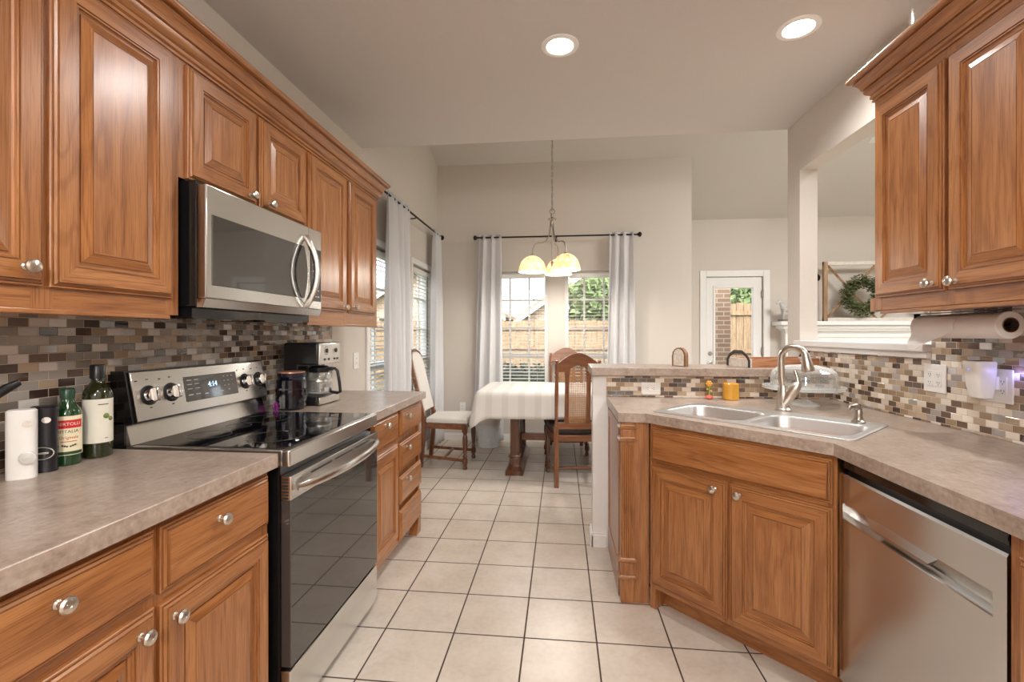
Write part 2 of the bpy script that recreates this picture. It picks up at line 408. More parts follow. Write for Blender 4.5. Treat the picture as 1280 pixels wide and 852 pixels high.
def wall_holes(mb, axis, a0, a1, t0, t1, z0, z1, holes):
    """wall along an axis between a0..a1, thickness t0..t1, with openings (h0,h1,zl,zh)"""
    def bx(p, q, zl, zh):
        if q-p < 1e-4 or zh-zl < 1e-4: return
        if axis == 'x': mb.box(p, t0, zl, q, t1, zh)
        else: mb.box(t0, p, zl, t1, q, zh)
    cur = a0
    for h0, h1, zl, zh in sorted(holes):
        bx(cur, h0, z0, z1); bx(h0, h1, z0, zl); bx(h0, h1, zh, z1); cur = h1
    bx(cur, a1, z0, z1)
WL = [(3.70, 4.64, 0.62, 2.10), (4.83, 5.56, 0.62, 2.10)]
WB = [(-0.89, -0.16, 0.62, 2.13), (0.046, 0.776, 0.62, 2.13)]
m = MB(); wall_holes(m, 'y', -2.62, 6.0, XL-0.13, XL, 0, 4.7, WL); struct('wall_left', m, wall_paint)
m = MB(); wall_holes(m, 'x', XL, 1.57, YB, YB+0.13, 0, 3.7, WB); struct('wall_back', m, wall_paint)
struct('wall_return', MB().box(1.46, YB+0.13, 0, 1.57, YF, 3.7), wall_paint)
DX0, DX1, DZ = 2.125, 2.925, 2.19
m = MB(); wall_holes(m, 'x', 1.46, 6.62, YF, YF+0.12, 0, 3.2, [(DX0, DX1, 0.0, DZ)]); struct('wall_far', m, wall_paint)
m = MB(); wall_holes(m, 'y', -2.62, YK, XR, XRO, 0, 4.6, [(2.24, 3.40, 1.265, 2.47)]); struct('wall_right', m, wall_paint)
struct('wall_half', MB().box(0.20, 3.0, 0, XR, 3.12, 1.083), white_paint)
m = MB(); wall_holes(m, 'y', -2.62, 7.27, 6.5, 6.62, 0, 4.6, [(0.5, 5.0, 0.3, 2.4)]); struct('wall_living', m, wall_paint)
struct('wall_rear', MB().box(-1.7, -2.62, 0, 6.5, -2.5, 4.6), wall_paint)
# sill of the pass-through, skirtings
m = MB(); m.box(1.585, 2.24, 1.262, 1.79, 3.40, 1.30, bev=0.006); m.box(1.60, 2.24, 1.235, 1.632, 3.40, 1.262); struct('trim_pass_through', m, white_paint)
def skirt(name, pts):
    m = MB()
    for (x0, y0, x1, y1, nx, ny) in pts:
        for h, th in ((0.075, 0.015), (0.09, 0.010)):
            m.box(min(x0, x1)+min(nx*th, 0), min(y0, y1)+min(ny*th, 0), 0, max(x0, x1)+max(nx*th, 0), max(y0, y1)+max(ny*th, 0), h, bev=0.002)
    struct(name, m, white_paint)
skirt('baseboard_back', [(XL, YB, 1.57, YB, 0, -1)])
skirt('baseboard_left', [(XL, 3.16, XL, YB, 1, 0)])
skirt('baseboard_half', [(0.20, 2.985, 0.20, 3.135, -1, 0), (0.20, 3.0, 0.284, 3.0, 0, -1)])
skirt('baseboard_far', [(3.02, YF, 6.5, YF, 0, -1)])
# backsplashes (mosaic tile laid on the walls)
struct('trim_backsplash_left', MB().box(XL, -2.5, 0.951, XL+0.009, 3.07, 1.86), tile_l)
struct('trim_backsplash_half', MB().box(0.285, 2.991, 0.951, XR, 3.0, 1.083), tile_p)
m = MB(); m.box(XR-0.009, -2.5, 0.951, XR, 2.24, 1.5); m.box(XR-0.009, 2.24, 0.951, XR, 2.9905, 1.235); m.box(XR-0.009, 2.9905, 1.136, XR, 3.36, 1.235)
struct('trim_backsplash_right', m, tile_r)

# windows: frame, sashes with muntins, glass
def window(name, axis, a0, a1, z0, z1, plane, out, cols=3, casing=False):
    """plane = inner wall face; out = +1/-1 direction to the outside"""
    f = MB(); g = MB()
    def bx(mb, p, q, t0, t1, zl, zh, bev=0.0):
        ta, tb = plane+out*t0, plane+out*t1
        if axis == 'x': mb.box(p, ta, zl, q, tb, zh, bev=bev)
        else: mb.box(ta, p, zl, tb, q, zh, bev=bev)
    zm = z0+(z1-z0)*0.30
    for (p, q, zl, zh) in ((a0, a0+0.045, z0, z1), (a1-0.045, a1, z0, z1), (a0+0.045, a1-0.045, z0, z0+0.05), (a0+0.045, a1-0.045, z1-0.05, z1)):
        bx(f, p, q, 0.05, 0.12, zl, zh)
    bx(f, a0, a1, 0.055, 0.105, zm-0.028, zm+0.028, 0.003)
    w = a1-a0
    for i in range(1, cols): bx(f, a0+w*i/cols-0.011, a0+w*i/cols+0.011, 0.075, 0.10, z0, z1)
    for k in (1, 2): bx(f, a0, a1, 0.0765, 0.0985, zm+(z1-zm)*k/3-0.011, zm+(z1-zm)*k/3+0.011)
    bx(g, a0+0.04, a1-0.04, 0.085, 0.090, z0+0.04, z1-0.04)
    bx(f, a0-0.03, a1+0.03, -0.035, 0.05, z0-0.03, z0, 0.004)
    if casing:
        for (p, q, zl, zh) in ((a0-0.06, a0, z0-0.03, z1+0.06), (a1, a1+0.06, z0-0.03, z1+0.06), (a0, a1, z1, z1+0.06)):
            bx(f, p, q, -0.016, 0.0, zl, zh, 0.004)
    o = f.build(name, white_paint, kind='structure')
    g.build('window_pane', pane, o)
    return o
window('window_1', 'x', *WB[0], YB, 1); window('window_2', 'x', *WB[1], YB, 1)
window('window_3', 'y', *WL[0], XL, -1, casing=True); window('window_4', 'y', *WL[1], XL, -1, casing=True)
window('window_added', 'y', 0.5, 5.0, 0.3, 2.4, 6.5, 1, cols=5)  # unseen window added to let daylight into the living room
# glazed garden door of the living room
d = MB()
d.box(DX0+0.012, YF+0.02, 0.01, DX0+0.125, YF+0.065, DZ-0.012); d.box(DX1-0.125, YF+0.02, 0.01, DX1-0.012, YF+0.065, DZ-0.012)
d.box(DX0+0.125, YF+0.02, 2.035, DX1-0.125, YF+0.065, DZ-0.012); d.box(DX0+0.125, YF+0.02, 0.01, DX1-0.125, YF+0.065, 0.28)
for (x0, x1, z0, z1) in ((DX0+0.105, DX0+0.135, 0.26, 2.055), (DX1-0.135, DX1-0.105, 0.26, 2.055), (DX0+0.135, DX1-0.135, 2.025, 2.055), (DX0+0.135, DX1-0.135, 0.26, 0.29)):
    d.box(x0, YF+0.008, z0, x1, YF+0.075, z1, bev=0.004)
door = d.build('door_1', white_paint, kind='structure')
MB().box(DX0+0.13, YF+0.04, 0.285, DX1-0.13, YF+0.046, 2.03).build('door_pane', pane, door)
for z in (0.915, 1.06):
    MB().lathe([(0.032, 0), (0.032, 0.008), (0.012, 0.014), (0.012, 0.03), (0.027, 0.042), (0.028, 0.06), (0.018, 0.07), (0.0, 0.071)] if z < 1 else [(0.03, 0), (0.03, 0.012), (0.02, 0.02), (0, 0.021)], (DX0+0.065, YF+0.02, z), 18, axis=(0, -1, 0)).build('door_knob' if z < 1 else 'deadbolt', nickel, door)
for z in (0.35, 1.1, 1.93):
    MB().box(DX1-0.02, YF-0.004, z-0.05, DX1+0.012, YF+0.02, z+0.05).tube([(DX1-0.004, YF-0.008, z-0.052), (DX1-0.004, YF-0.008, z+0.052)], 0.008).build('hinge', nickel_dark, door)
m = MB()
for (x0, x1, z0, z1) in ((DX0-0.09, DX0, 0, DZ+0.09), (DX1, DX1+0.09, 0, DZ+0.09), (DX0, DX1, DZ, DZ+0.09)):
    m.box(x0, YF-0.018, z0, x1, YF, z1, bev=0.005); 
struct('trim_door', m, white_paint)

# ------------------------------------------------------------------ cabinets
def ring_panel(mb, x0, x1, z0, z1, rings, mats=(0, 1), center=0):
    """panel in the plane y=0 facing -y, built from nested rectangles (inset, height)"""
    loops = [[(x0+i, -h, z0+i), (x1-i, -h, z0+i), (x1-i, -h, z1-i), (x0+i, -h, z1-i)] for i, h in rings]
    n0 = len(mb.bm.faces); mb.loft(loops, True, True, True, mfun=lambda i, j: center if i < 0 else (mats[1] if j in (0, 2) else mats[0]))
    mb.bm.faces.ensure_lookup_table()
    for f in mb.bm.faces[n0:]: f.smooth = False
DOOR = [(0, 0), (0, .0095), (.002, .0115), (.0055, .0115), (.0057, .0085), (.0075, .0085), (.0077, .0135), (.0125, .0175), (.0127, .0150), (.0145, .0150), (.0147, .021),
        (.056, .021), (.0562, .0155), (.0582, .0155), (.0584, .0185), (.0625, .0185), (.0627, .0120), (.067, .0095), (.0735, .0095), (.0737, .0120), (.098, .0195), (.0985, .0195), (.0987, .0162), (.1005, .0162), (.1007, .0195), (.104, .0195)]
DRAWER = [(0, 0), (0, .0095), (.002, .0115), (.0055, .0115), (.0057, .0085), (.0075, .0085), (.0077, .0135), (.0125, .0175), (.0127, .0150), (.0145, .0150), (.0147, .021), (.019, .021)]
def knob(parent, x, y, z, r=0.0165):
    m = MB()
    m.lathe([(.009, 0), (.009, .003), (.0055, .006), (.005, .014), (.008, .018), (r, .022), (r*1.02, .026), (r*.85, .031), (r*.45, .034), (0, .0345)], (x, y, z), 18, axis=(0, -1, 0))
    for k in range(6):       # swirled face
        a = k*PI/3
        m.tube([(x+r*.9*math.cos(a), y-.0275, z+r*.9*math.sin(a)), (x+r*.55*math.cos(a+.5), y-.0325, z+r*.55*math.sin(a+.5)), (x, y-.0345, z)], .0012, 5)
    return m.build('knob', nickel, parent)
def add_door(t, x0, x1, z0, z1, kx=None, kz=None, hinges=None):
    m = MB(); ring_panel(m, x0, x1, z0, z1, DOOR); d = m.build('door', [oak_v, oak_h], t)
    if kx is not None: knob(d, kx, -.0205, kz)
    return d
def add_drawer(t, x0, x1, z0, z1, kx=None, kz=None, name='drawer'):
    m = MB(); ring_panel(m, x0, x1, z0, z1, DRAWER, center=1); d = m.build(name, [oak_v, oak_h], t)
    if kx is not None: knob(d, kx, -.0205, kz)
    return d
def carcass(t, w, depth, z0, z1, stiles, rails, x0=0.0, toe=None):
    """box with a face frame; stiles/rails = lists of (a,b) along x / z"""
    m = MB()
    m.box(x0, 0.018, z0, x0+w, depth, z1, 0)
    for a, b in stiles: m.box(a, 0, z0, b, 0.02, z1, 0, bev=.0012)
    for a, b in rails: m.box(x0, 0.0006, a, x0+w, 0.02, b, 1)
    if toe: m.box(x0, toe, 0.0, x0+w, depth, z0, 0)
    return m.build('body', [oak_v, oak_h], t)
RZL, RZR = PI/2, -PI/2
UX = -1.26
DPT = abs(XL-UX)-0.0015
# tall pair by the camera
t = thing('wall_cabinet', 'tall oak wall cabinet nearest the camera, left of the microwave', 'cabinet', (UX, 0.2, 0), RZL, 'oak wall cabinets over the range side')
carcass(t, 1.224, DPT-.009, 1.403, 2.30, [(0, .40), (.79, .84), (1.175, 1.224)], [(1.403, 1.475), (2.22, 2.30)])
add_door(t, .41, .811, 1.456, 2.25, .762, 1.499); add_door(t, .824, 1.187, 1.456, 2.25)
m = MB(); m.box(0, -.003, 1.390, 1.19, .02, 1.403, 0, bev=.003); m.build('light_rail', [oak_h], t)
t = thing('wall_cabinet', 'short oak wall cabinet with two small doors above the microwave', 'cabinet', (UX, 1.424, 0), RZL, 'oak wall cabinets over the range side')
carcass(t, .766, DPT, 1.862, 2.30, [(0, .03), (.375, .41), (.74, .766)], [(1.862, 1.89), (2.22, 2.30)])
add_door(t, .026, .379, 1.866, 2.247, .330, 1.899); add_door(t, .404, .748, 1.866, 2.247, .452, 1.896)
t = thing('wall_cabinet', 'narrow two-door oak wall cabinet between microwave and curtain', 'cabinet', (UX, 2.1905, 0), RZL, 'oak wall cabinets over the range side')
carcass(t, .905, DPT-.009, 1.403, 2.30, [(0, .025), (.42, .465), (.85, .905)], [(1.403, 1.475), (2.22, 2.30)])
add_door(t, .018, .422, 1.47, 2.25, .375, 1.497); add_door(t, .460, .848, 1.47, 2.25, .506, 1.503)
m = MB(); m.box(0.02, -.003, 1.388, .915, .02, 1.403, 0, bev=.003); m.build('light_rail', [oak_h], t)

CROWN = [(0.0, -.035), (.007, -.035), (.007, -.027), (.004, -.027), (.004, -.024), (.012, -.020), (.012, -.008), (.008, -.008), (.008, -.005), (.018, .000), (.026, .008), (.029, .018), (.029, .021), (.025, .021), (.025, .025), (.034, .027),
         (.036, .036), (.042, .048), (.050, .056), (.055, .059), (.055, .062), (.051, .062), (.051, .066), (.060, .068), (.067, .071), (.072, .078), (.073, .085), (.070, .091), (.064, .093), (0.0, .093)]
def crown(name, label, sx, xf, xw, ya, yb, zb):
    """sx=+1: cabinet face looks to +X; runs ya..yb along y, returns to the wall at yb"""
    m = MB()
    L = [[(xf+sx*o, ya, zb+h) for o, h in CROWN], [(xf+sx*o, yb+o, zb+h) for o, h in CROWN], [(xw, yb+o, zb+h) for o, h in CROWN]]
    m.loft(L, True, True, True)
    return tag(m.build(name, oak_y, ang=22), label, 'moulding')
crown('crown_moulding', 'stepped oak crown moulding along the top of the left wall cabinets', 1, UX, XL+.002, 0.2, 3.0965, 2.291)

# base cabinets, left run
BX = -0.962
t = thing('base_cabinet', 'oak base cabinet under the near worktop, left of the range', 'cabinet', (BX, -0.30, 0), RZL, 'oak base cabinets along the left wall')
carcass(t, 1.747, .60, .10, .9045, [(0, .10), (.50, .86), (1.285, 1.34), (1.72, 1.747)], [(.10, .14), (.68, .74), (.86, .9045)], toe=.075)
add_drawer(t, .88, 1.306, .728, .882, 1.083, .834); add_drawer(t, 1.322, 1.735, .722, .880, 1.503, .831)
add_door(t, .88, 1.306, .125, .70, 1.258, .660); add_door(t, 1.322, 1.735, .125, .692, 1.352, .652)
t = thing('base_cabinet', 'oak base cabinet with one door and drawer just right of range', 'cabinet', (BX, 2.232, 0), RZL, 'oak base cabinets along the left wall')
carcass(t, .436, .60, .10, .9045, [(0, .05), (.405, .436)], [(.10, .16), (.68, .74), (.87, .9045)], toe=.08)
add_drawer(t, .04, .418, .732, .886, .200, .850); add_door(t, .04, .418, .15, .700)
t = thing('base_cabinet', 'oak four-drawer base cabinet at the far end of left worktop', 'cabinet', (BX, 2.669, 0), RZL, 'oak base cabinets along the left wall')
carcass(t, .443, .60, .10, .9045, [(0, .03), (.415, .443)], [(.10, .13), (.87, .9045)], toe=.08)
for z0, z1, kz in ((.738, .890, .845), (.535, .690, .655), (.330, .490, .462)): add_drawer(t, .018, .428, z0, z1, .110, kz)
add_drawer(t, .018, .428, .115, .290)
m = MB(); m.loft([[(.36, -.006, .0), (.45, -.006, .0), (.45, .05, 0), (.36, .05, 0)], [(.385, -.006, .04), (.45, -.006, .04), (.45, .05, .04), (.385, .05, .04)], [(.40, -.006, .115), (.45, -.006, .115), (.45, .05, .115), (.40, .05, .115)]]); m.build('foot', [oak_v], t)

def worktop(name, label, poly, z0=.905, z1=.95, hole=None):
    m = MB(); bm = m.bm
    if not hole:
        m.prism(poly, z0, z1)
        es = [e for e in bm.edges if abs(e.verts[0].co.z-z1) < 1e-5 and abs(e.verts[1].co.z-z1) < 1e-5]
        bmesh.ops.bevel(bm, geom=es, offset=.002, segments=1, profile=.5, affect='EDGES')
    else:
        for zz in (z0, z1):
            ed = []
            for P in (poly, hole):
                vs = [m._v((x, y, zz)) for x, y in P]
                ed += [bm.edges.new((vs[i], vs[(i+1) % len(vs)])) for i in range(len(vs))]
            bmesh.ops.triangle_fill(bm, edges=ed, use_beauty=True)
        bm.verts.ensure_lookup_table()
        n, h = len(poly), len(hole)
        for base, cnt in ((0, n), (n, h)):
            for i in range(cnt):
                j = (i+1) % cnt
                m._f([bm.verts[base+i], bm.verts[base+j], bm.verts[n+h+base+j], bm.verts[n+h+base+i]], 0)
    for f in bm.faces: f.smooth = False
    return tag(m.build(name, lam), label, 'worktop')
CX = -0.925
worktop('worktop', 'beige laminate worktop in the left foreground holding oil bottles', [(XL+.0105, -.30), (CX, -.30), (CX, 1.447), (XL+.0105, 1.447)])
worktop('worktop', 'beige laminate worktop past the range under the coffee maker', [(XL+.0105, 2.236), (CX, 2.236), (CX, 3.135), (XL+.0105, 3.135)])

# corner sink run
S2 = math.sqrt(.5)
SINK_C = (.930, 2.300)
def sk(lx, ly): return (SINK_C[0]+S2*lx+S2*ly, SINK_C[1]-S2*lx+S2*ly)   # sink frame -> world
hole = [sk(*p) for p in ((-.405, -.205), (.405, -.205), (.405, .135), (-.405, .135))]
worktop('worktop', 'beige laminate corner worktop around the double sink and over the dishwasher',
        [(.285, 2.369), (.412, 2.369), (.973, 1.790), (.973, -.6), (XR-.0105, -.6), (XR-.0105, 2.9895), (.285, 2.9895)], hole=hole)
# sink base: face at 45 degrees
PA, PB_ = Vector((.437, 2.362, 0)), Vector((.994, 1.805, 0))
wS = (PB_-PA).length
t = thing('sink_cabinet', 'angled oak sink cabinet with false drawer front and two doors', 'cabinet', PA, -PI/4)
m = MB(); m.box(0.0, .018, .10, wS, .40, .9045, 0); m.box(0, 0, .10, .03, .02, .9045, 0); m.box(wS-.03, 0, .10, wS, .02, .9045, 0); m.box(wS/2-.02, 0, .10, wS/2+.02, .02, .9045, 0)
for a, b in ((.10, .15), (.68, .74), (.87, .9045)): m.box(0, .0006, a, wS, .02, b, 1)
m.box(0, .075, 0, wS, .40, .10, 1); m.box(0, 0, 0, .03, .075, .10, 0); m.build('body', [oak_v, oak_h], t)
add_drawer(t, .012, wS-.012, .726, .886, name='drawer_front')
add_door(t, .012, wS/2-.006, .125, .708, wS/2-.055, .672); add_door(t, wS/2+.006, wS-.012, .125, .708, wS/2+.05, .672)
# end panel + fluted post
t = thing('cabinet_end_panel', 'oak end panel with fluted corner post at the left end of sink run', 'panel', (.297, 2.384, 0))
m = MB(); m.box(0, .06, 0, .018, .606, .9045, 0); m.box(.0, .06, 0, -.004, .606, .10, 0, bev=.003)
for a, b in ((.062, .11), (.555, .604)): m.box(-.004, a, .10, 0, b, .885)
for a, b in ((.84, .885), (.10, .16)): m.box(-.004, .11, a, 0, .555, b)
m.build('side_panel', [oak_v], t)
m = MB(); m.box(0, 0, 0, .066, .06, .9045, 0, bev=.003)
for k in range(5):
    x = .012+k*.0105; m.tube([(x, -.003, .232), (x, -.003, .79)], [.0050, .0050], 10)
for z in (.118, .205, .806, .868):
    m.loft([[(-.002-o, -.004-o, zz), (.068+o, -.004-o, zz), (.068+o, .06, zz), (-.002-o, .06, zz)] for o, zz in ((0, z), (.008, z+.004), (.010, z+.010), (.004, z+.014), (.002, z+.018), (.0, z+.022))])
m.box(.008, -.004, .14, .058, .02, .20, 0, bev=.004); m.box(.008, -.004, .82, .058, .02, .868, 0, bev=.004)
m.build('post', [oak_v], t)
m = MB(); m.box(.066, .003, 0, .139, .03, .9045, 0); m.build('filler', [oak_v], t)
# narrow filler between dishwasher and camera end of the run
t = thing('base_cabinet', 'oak base cabinet edge right of the dishwasher at picture edge', 'cabinet', (.995, 1.150, 0), RZR)
carcass(t, 1.6, .60, .10, .9045, [(0, .04), (.5, .54)], [(.10, .14), (.86, .9045)], toe=.075)
add_door(t, .03, .50, .125, .86)

# right wall cabinets
RX = 1.30
t = thing('wall_cabinet', 'oak wall cabinet with tall doors above the paper towels at right', 'cabinet', (RX, 2.095, 0), RZR)
m = MB(); W_ = 1.55
m.box(0, .018, 1.44, W_, XR-RX-.0105, 2.35, 0)
for a, b in ((0, .045), (.36, .40), (.70, 1.55)): m.box(a, 0, 1.44, b, .02, 2.35, 0, bev=.0012)
for a, b in ((1.44, 1.50), (2.26, 2.35)): m.box(0, .0006, a, W_, .02, b, 1)
m.build('body', [oak_v, oak_h], t)
add_door(t, .022, .368, 1.490, 2.275, .330, 1.518); add_door(t, .386, .730, 1.490, 2.275, .428, 1.515)
m = MB(); m.box(-.030, .0, 1.437, 0, .30, 1.492, 0, bev=.001); m.build('end_rail', [oak_v, oak_h], t); m = MB();  m.box(.03, .0, 1.425, W_, .02, 1.439, 1, bev=.003); m.build('light_rail', [oak_v, oak_h], t)
crown('crown_moulding', 'oak crown moulding on top of the right wall cabinet', -1, RX, XR-.002, 0.56, 2.097, 2.344)
tag(MB().lathe([(.055, 0), (.062, .004), (.064, .36), (.067, .363), (.067, .372), (.060, .376), (.02, .384), (0, .386)], (1.455, 2.018, 2.352), 28).build('metal_canister', chrome), 'shiny metal canister standing on top of right wall cabinet', 'canister')

# ------------------------------------------------------------------ bar top on the half wall
m = MB(); m.box(.188, 2.955, 1.0835, XR-.0105, 3.36, 1.135, 0, bev=.005); tag(m.build('bar_top', lam), 'beige laminate bar top capping the tiled half wall', 'worktop')

# ------------------------------------------------------------------ range
t = thing('electric_range', 'stainless steel electric range with black ceramic cooktop', 'stove', (-.90, 1.4725, 0), RZL)
RW = .748
m = MB(); m.box(0.004, .035, .03, RW-.004, .655, .90, 0); 
for x in (.03, RW-.06):
    m.box(x, .08, 0, x+.03, .11, .03); m.box(x, .58, 0, x+.03, .61, .03)
m.build('body', [black_gloss], t)
m = MB()   # front apron and side trims of the cooktop
m.box(0, 0, .897, RW, .03, .9535, 0, bev=.006, seg=3); m.box(0.0004, .028, .9, .022, .60, .9530, 0, bev=.002); m.box(RW-.012, .028, .9, RW-.0004, .60, .9530, 0, bev=.002)
m.build('cooktop_trim', [steel], t)
m = MB(); m.box(.022, .028, .93, RW-.012, .60, .9545, 0, bev=.002)
ct = m.build('cooktop', [ceram_glass], t)
m = MB()
for x, y, r in ((.20, .18, .10), (.20, .45, .075), (.55, .18, .075), (.55, .45, .10), (.375, .46, .05)):
    m.tube([(x+r*math.cos(2*PI*k/40), y+r*math.sin(2*PI*k/40), .9546) for k in range(40)], .0009, 4, closed=True)
m.build('burner_ring', [plain('burner_marking', (.035, .035, .035, 1), .3)], ct)
m = MB(); m.box(.006, -.002, .225, RW-.006, .034, .785, 0, bev=.002); od = m.build('oven_door', [oven_glass], t)
m = MB(); m.box(.002, -.004, .785, RW-.002, .034, .866, 0, bev=.003); dp = m.build('door_panel', [steel], od)
m = MB()
for k in range(3):
    x = .13+k*.18; m.box(x, -.0055, .842, x+.15, 0.0, .8475, 0)
for k in range(7): m.box(.0005, .005, .79+k*.0105, .003, .028, .795+k*.0105)
m.build('vent_slot', [black_matte], od)
m = MB()
hp = [(.03+.69*k/24, -.012-.052*math.sin(PI*k/24)**0.7, .822) for k in range(25)]
m.tube(hp, [.012]+[.0165]*23+[.012], 12, flat=(1.0, .55)); m.build('handle', [steel], od)
m = MB(); m.box(.004, .0, .045, RW-.004, .034, .213, 0, bev=.003); m.build('warming_drawer', [steel], t)
# backguard: riser, dark gap, tilted control panel
m = MB()
def sl(z): return .545+(z-.95)*.02
m.loft([[(.004, .585, .9545), (RW-.004, .585, .9545), (RW-.004, .645, .9545), (.004, .645, .9545)], [(.004, .603, 1.022), (RW-.004, .603, 1.022), (RW-.004, .645, 1.022), (.004, .645, 1.022)]])
m.build('backguard_riser', [steel], t)
m = MB(); m.box(.0, .607, .93, RW, .66, 1.035, 0); m.loft([[(0, .575, 1.028), (RW, .575, 1.028), (RW, .66, 1.028), (0, .66, 1.028)], [(0, .609, 1.212), (RW, .609, 1.212), (RW, .66, 1.212), (0, .66, 1.212)]]); m.build('backguard_shell', [black_gloss], t)
zt = math.atan2(.034, .184)
PM = Matrix.Translation((0, .5735, 1.032)) @ Matrix.Rotation(-zt, 4, 'X')     # panel frame: x along, z up the slope, -y out
m = MB(); m.M = PM; m.box(.012, -.006, .0, RW-.012, .0, .178, 0, bev=.004); cp = m.build('control_panel', [steel], t)
m = MB(); m.M = PM; m.box(.235, -.0075, .040, .535, -.004, .140, 0, bev=.002); dsp = m.build('display', [dark_glass], cp)
lit = emis('display_blue', (.45, .68, 1.0, 1), 2.2); grey_mark = plain('grey_marking', (.5, .5, .5, 1), .5)
TX = PM @ Matrix.Rotation(PI/2, 4, 'X')        # text plane: x along, y = up the slope, z = out
m = MB(); text_into(m, '4:14', .030, TX @ Matrix.Translation((.385, .098, .0078))); m.build('clock_digits', [lit], dsp)
m = MB()
m.M = PM
for x, y, w in [(x, y, .012) for x in (.262, .300) for y in (.125, .108, .090, .066)]+[(x, y, .004) for x in (.455, .480, .505) for y in (.125, .105, .085)]+[(.480, .065, .004), (.345, .062, .010), (.390, .062, .010), (.430, .062, .010)]:
    m.box(x-w, -.0079, y-.0017, x+w, -.0074, y+.0017)
m.build('button_marking', [grey_mark], dsp)
m = MB()
for x in (.075, .172, .592, .690):
    for dx, dz in ((-.045, .055), (0, .058), (.0, -.045)):
        m.M = PM; m.box(x+dx-.005, -.0064, .089+dz-.002, x+dx+.005, -.0058, .089+dz+.002)
m.build('dial_marking', [black_plastic], cp)
for x in (.075, .172, .592, .690):
    m = MB(); m.M = PM; m.lathe([(.036, .005), (.036, .008), (.030, .0095), (.030, .011)], (x, 0, .089), 28, m=1, axis=(0, -1, 0)).lathe([(.028, .008), (.028, .026), (.025, .031), (0, .032)], (x, 0, .089), 28, axis=(0, -1, 0))
    m.box(x-.007, -.047, .064, x+.007, -.028, .114, 0, bev=.004); m.build('control_knob', [chrome, black_plastic], cp)

# ------------------------------------------------------------------ microwave
t = thing('microwave_oven', 'stainless steel over-the-range microwave with bowed handle', 'microwave', (-1.18, 1.447, 0), RZL)
MW = .757
m = MB(); m.box(0, .034, 1.435, MW, .383, 1.860, 0, bev=.004); m.box(.01, .06, 1.400, MW-.01, .383, 1.435, 0); 
for k in range(2): m.box(.05+k*.40, .09, 1.396, .05+k*.40+.28, .30, 1.402, 0)
m.build('body', [black_gloss], t)
m = MB(); m.box(0, 0, 1.462, .640, .033, 1.845, 0, bev=.004); m.box(.643, 0, 1.462, MW, .033, 1.845, 0, bev=.004); m.loft([[(0, 0, 1.461), (MW, 0, 1.461), (MW, .033, 1.461), (0, .033, 1.461)], [(0, .012, 1.432), (MW, .012, 1.432), (MW, .033, 1.432), (0, .033, 1.432)]])
md = m.build('door', [steel], t)
m = MB()
def win_loop(y, i):
    P = [(.026+i, 1.508+i)] + [(.60-i+.028*math.sin(PI*k/12), 1.508+i+(1.748-1.508-2*i)*k/12) for k in range(13)] + [(.026+i, 1.748-i)]
    return [(x, y, z) for x, z in P]
m.loft([win_loop(-.0005, 0), win_loop(-.003, .002)], True, True, True); m.build('window', [dark_glass], md)
m = MB(); m.box(.655, -.003, 1.50, .748, .0, 1.752, 0, bev=.002); cp = m.build('control_panel', [dark_glass], t)
m = MB()
for r in range(6):
    for cc in range(3): m.box(.670+cc*.023, -.0034, 1.52+r*.03, .682+cc*.023, -.0029, 1.525+r*.03)
m.build('button_marking', [grey_mark], cp)
m = MB(); hp = [(.612-.01+.0*k, -.004-.058*math.sin(PI*k/20)**.8, 1.468+.325*k/20) for k in range(21)]
m.tube(hp, [.013]+[.0155]*19+[.013], 12, flat=(1, .75)); m.build('handle', [steel_y], md)

# ------------------------------------------------------------------ dishwasher
t = thing('dishwasher', 'stainless steel dishwasher with pocket handle right of the sink cabinet', 'dishwasher', (.998, 1.815, 0), RZR)
DW_ = .652
m = MB(); m.box(.020, .03, .10, DW_-.006, .58, .868, 0); m.box(.02, .07, 0.0, DW_-.02, .58, .10, 0); m.build('body', [black_plastic], t)
m = MB(); m.box(.0, -.004, .845, DW_, .045, .868, 0, bev=.003)
cp = MB(); cp.box(.008, .008, .862, DW_-.004, .05, .892, 0, bev=.004); cpo = cp.build('control_panel', [black_gloss], t); 
dm = MB()   # door skin with scooped pocket
z0, z1 = .105, .846
def strip(zl, zh, ya, yb, xa=0.0, xb=DW_): dm.loft([[(xa, ya, zl), (xb, ya, zl), (xb, .03, zl), (xa, .03, zl)], [(xa, yb, zh), (xb, yb, zh), (xb, .03, zh), (xa, .03, zh)]])
strip(z0, .688, 0, 0); strip(.742, .838, 0, 0); strip(.838, z1, 0, .004)
px0, px1 = .035, DW_-.035
dm.box(0, 0, .688, px0, .03, .742); dm.box(px1, 0, .688, DW_, .03, .742)
dm.loft([[(px0, .0, .688), (px1, .0, .688), (px1, .03, .688), (px0, .03, .688)], [(px0, .022, .698), (px1, .022, .698), (px1, .03, .698), (px0, .03, .698)]])
dm.loft([[(px0, .022, .698), (px1, .022, .698), (px1, .03, .698), (px0, .03, .698)], [(px0, .0, .742), (px1, .0, .742), (px1, .03, .742), (px0, .03, .742)]])
m.bm.free()
dd = dm.build('door', [steel], t)
m = MB(); m.box(px0, -.003, .682, px1, .006, .689, 0, bev=.003); m.loft([[(.16, -.001, .742), (.46, -.001, .742), (.46, .012, .742), (.16, .012, .742)], [(.19, -.005, .716), (.43, -.005, .716), (.43, .008, .716), (.19, .008, .716)], [(.20, -.001, .708), (.42, -.001, .708), (.42, .008, .708), (.20, .008, .708)]], True, True, True)
m.build('handle', [steel], dd)
m = MB()
for k in range(9): m.box(.05+k*.055, .018, .8921, .075+k*.055, .022, .8924)
m.build('button_marking', [grey_mark], cpo)

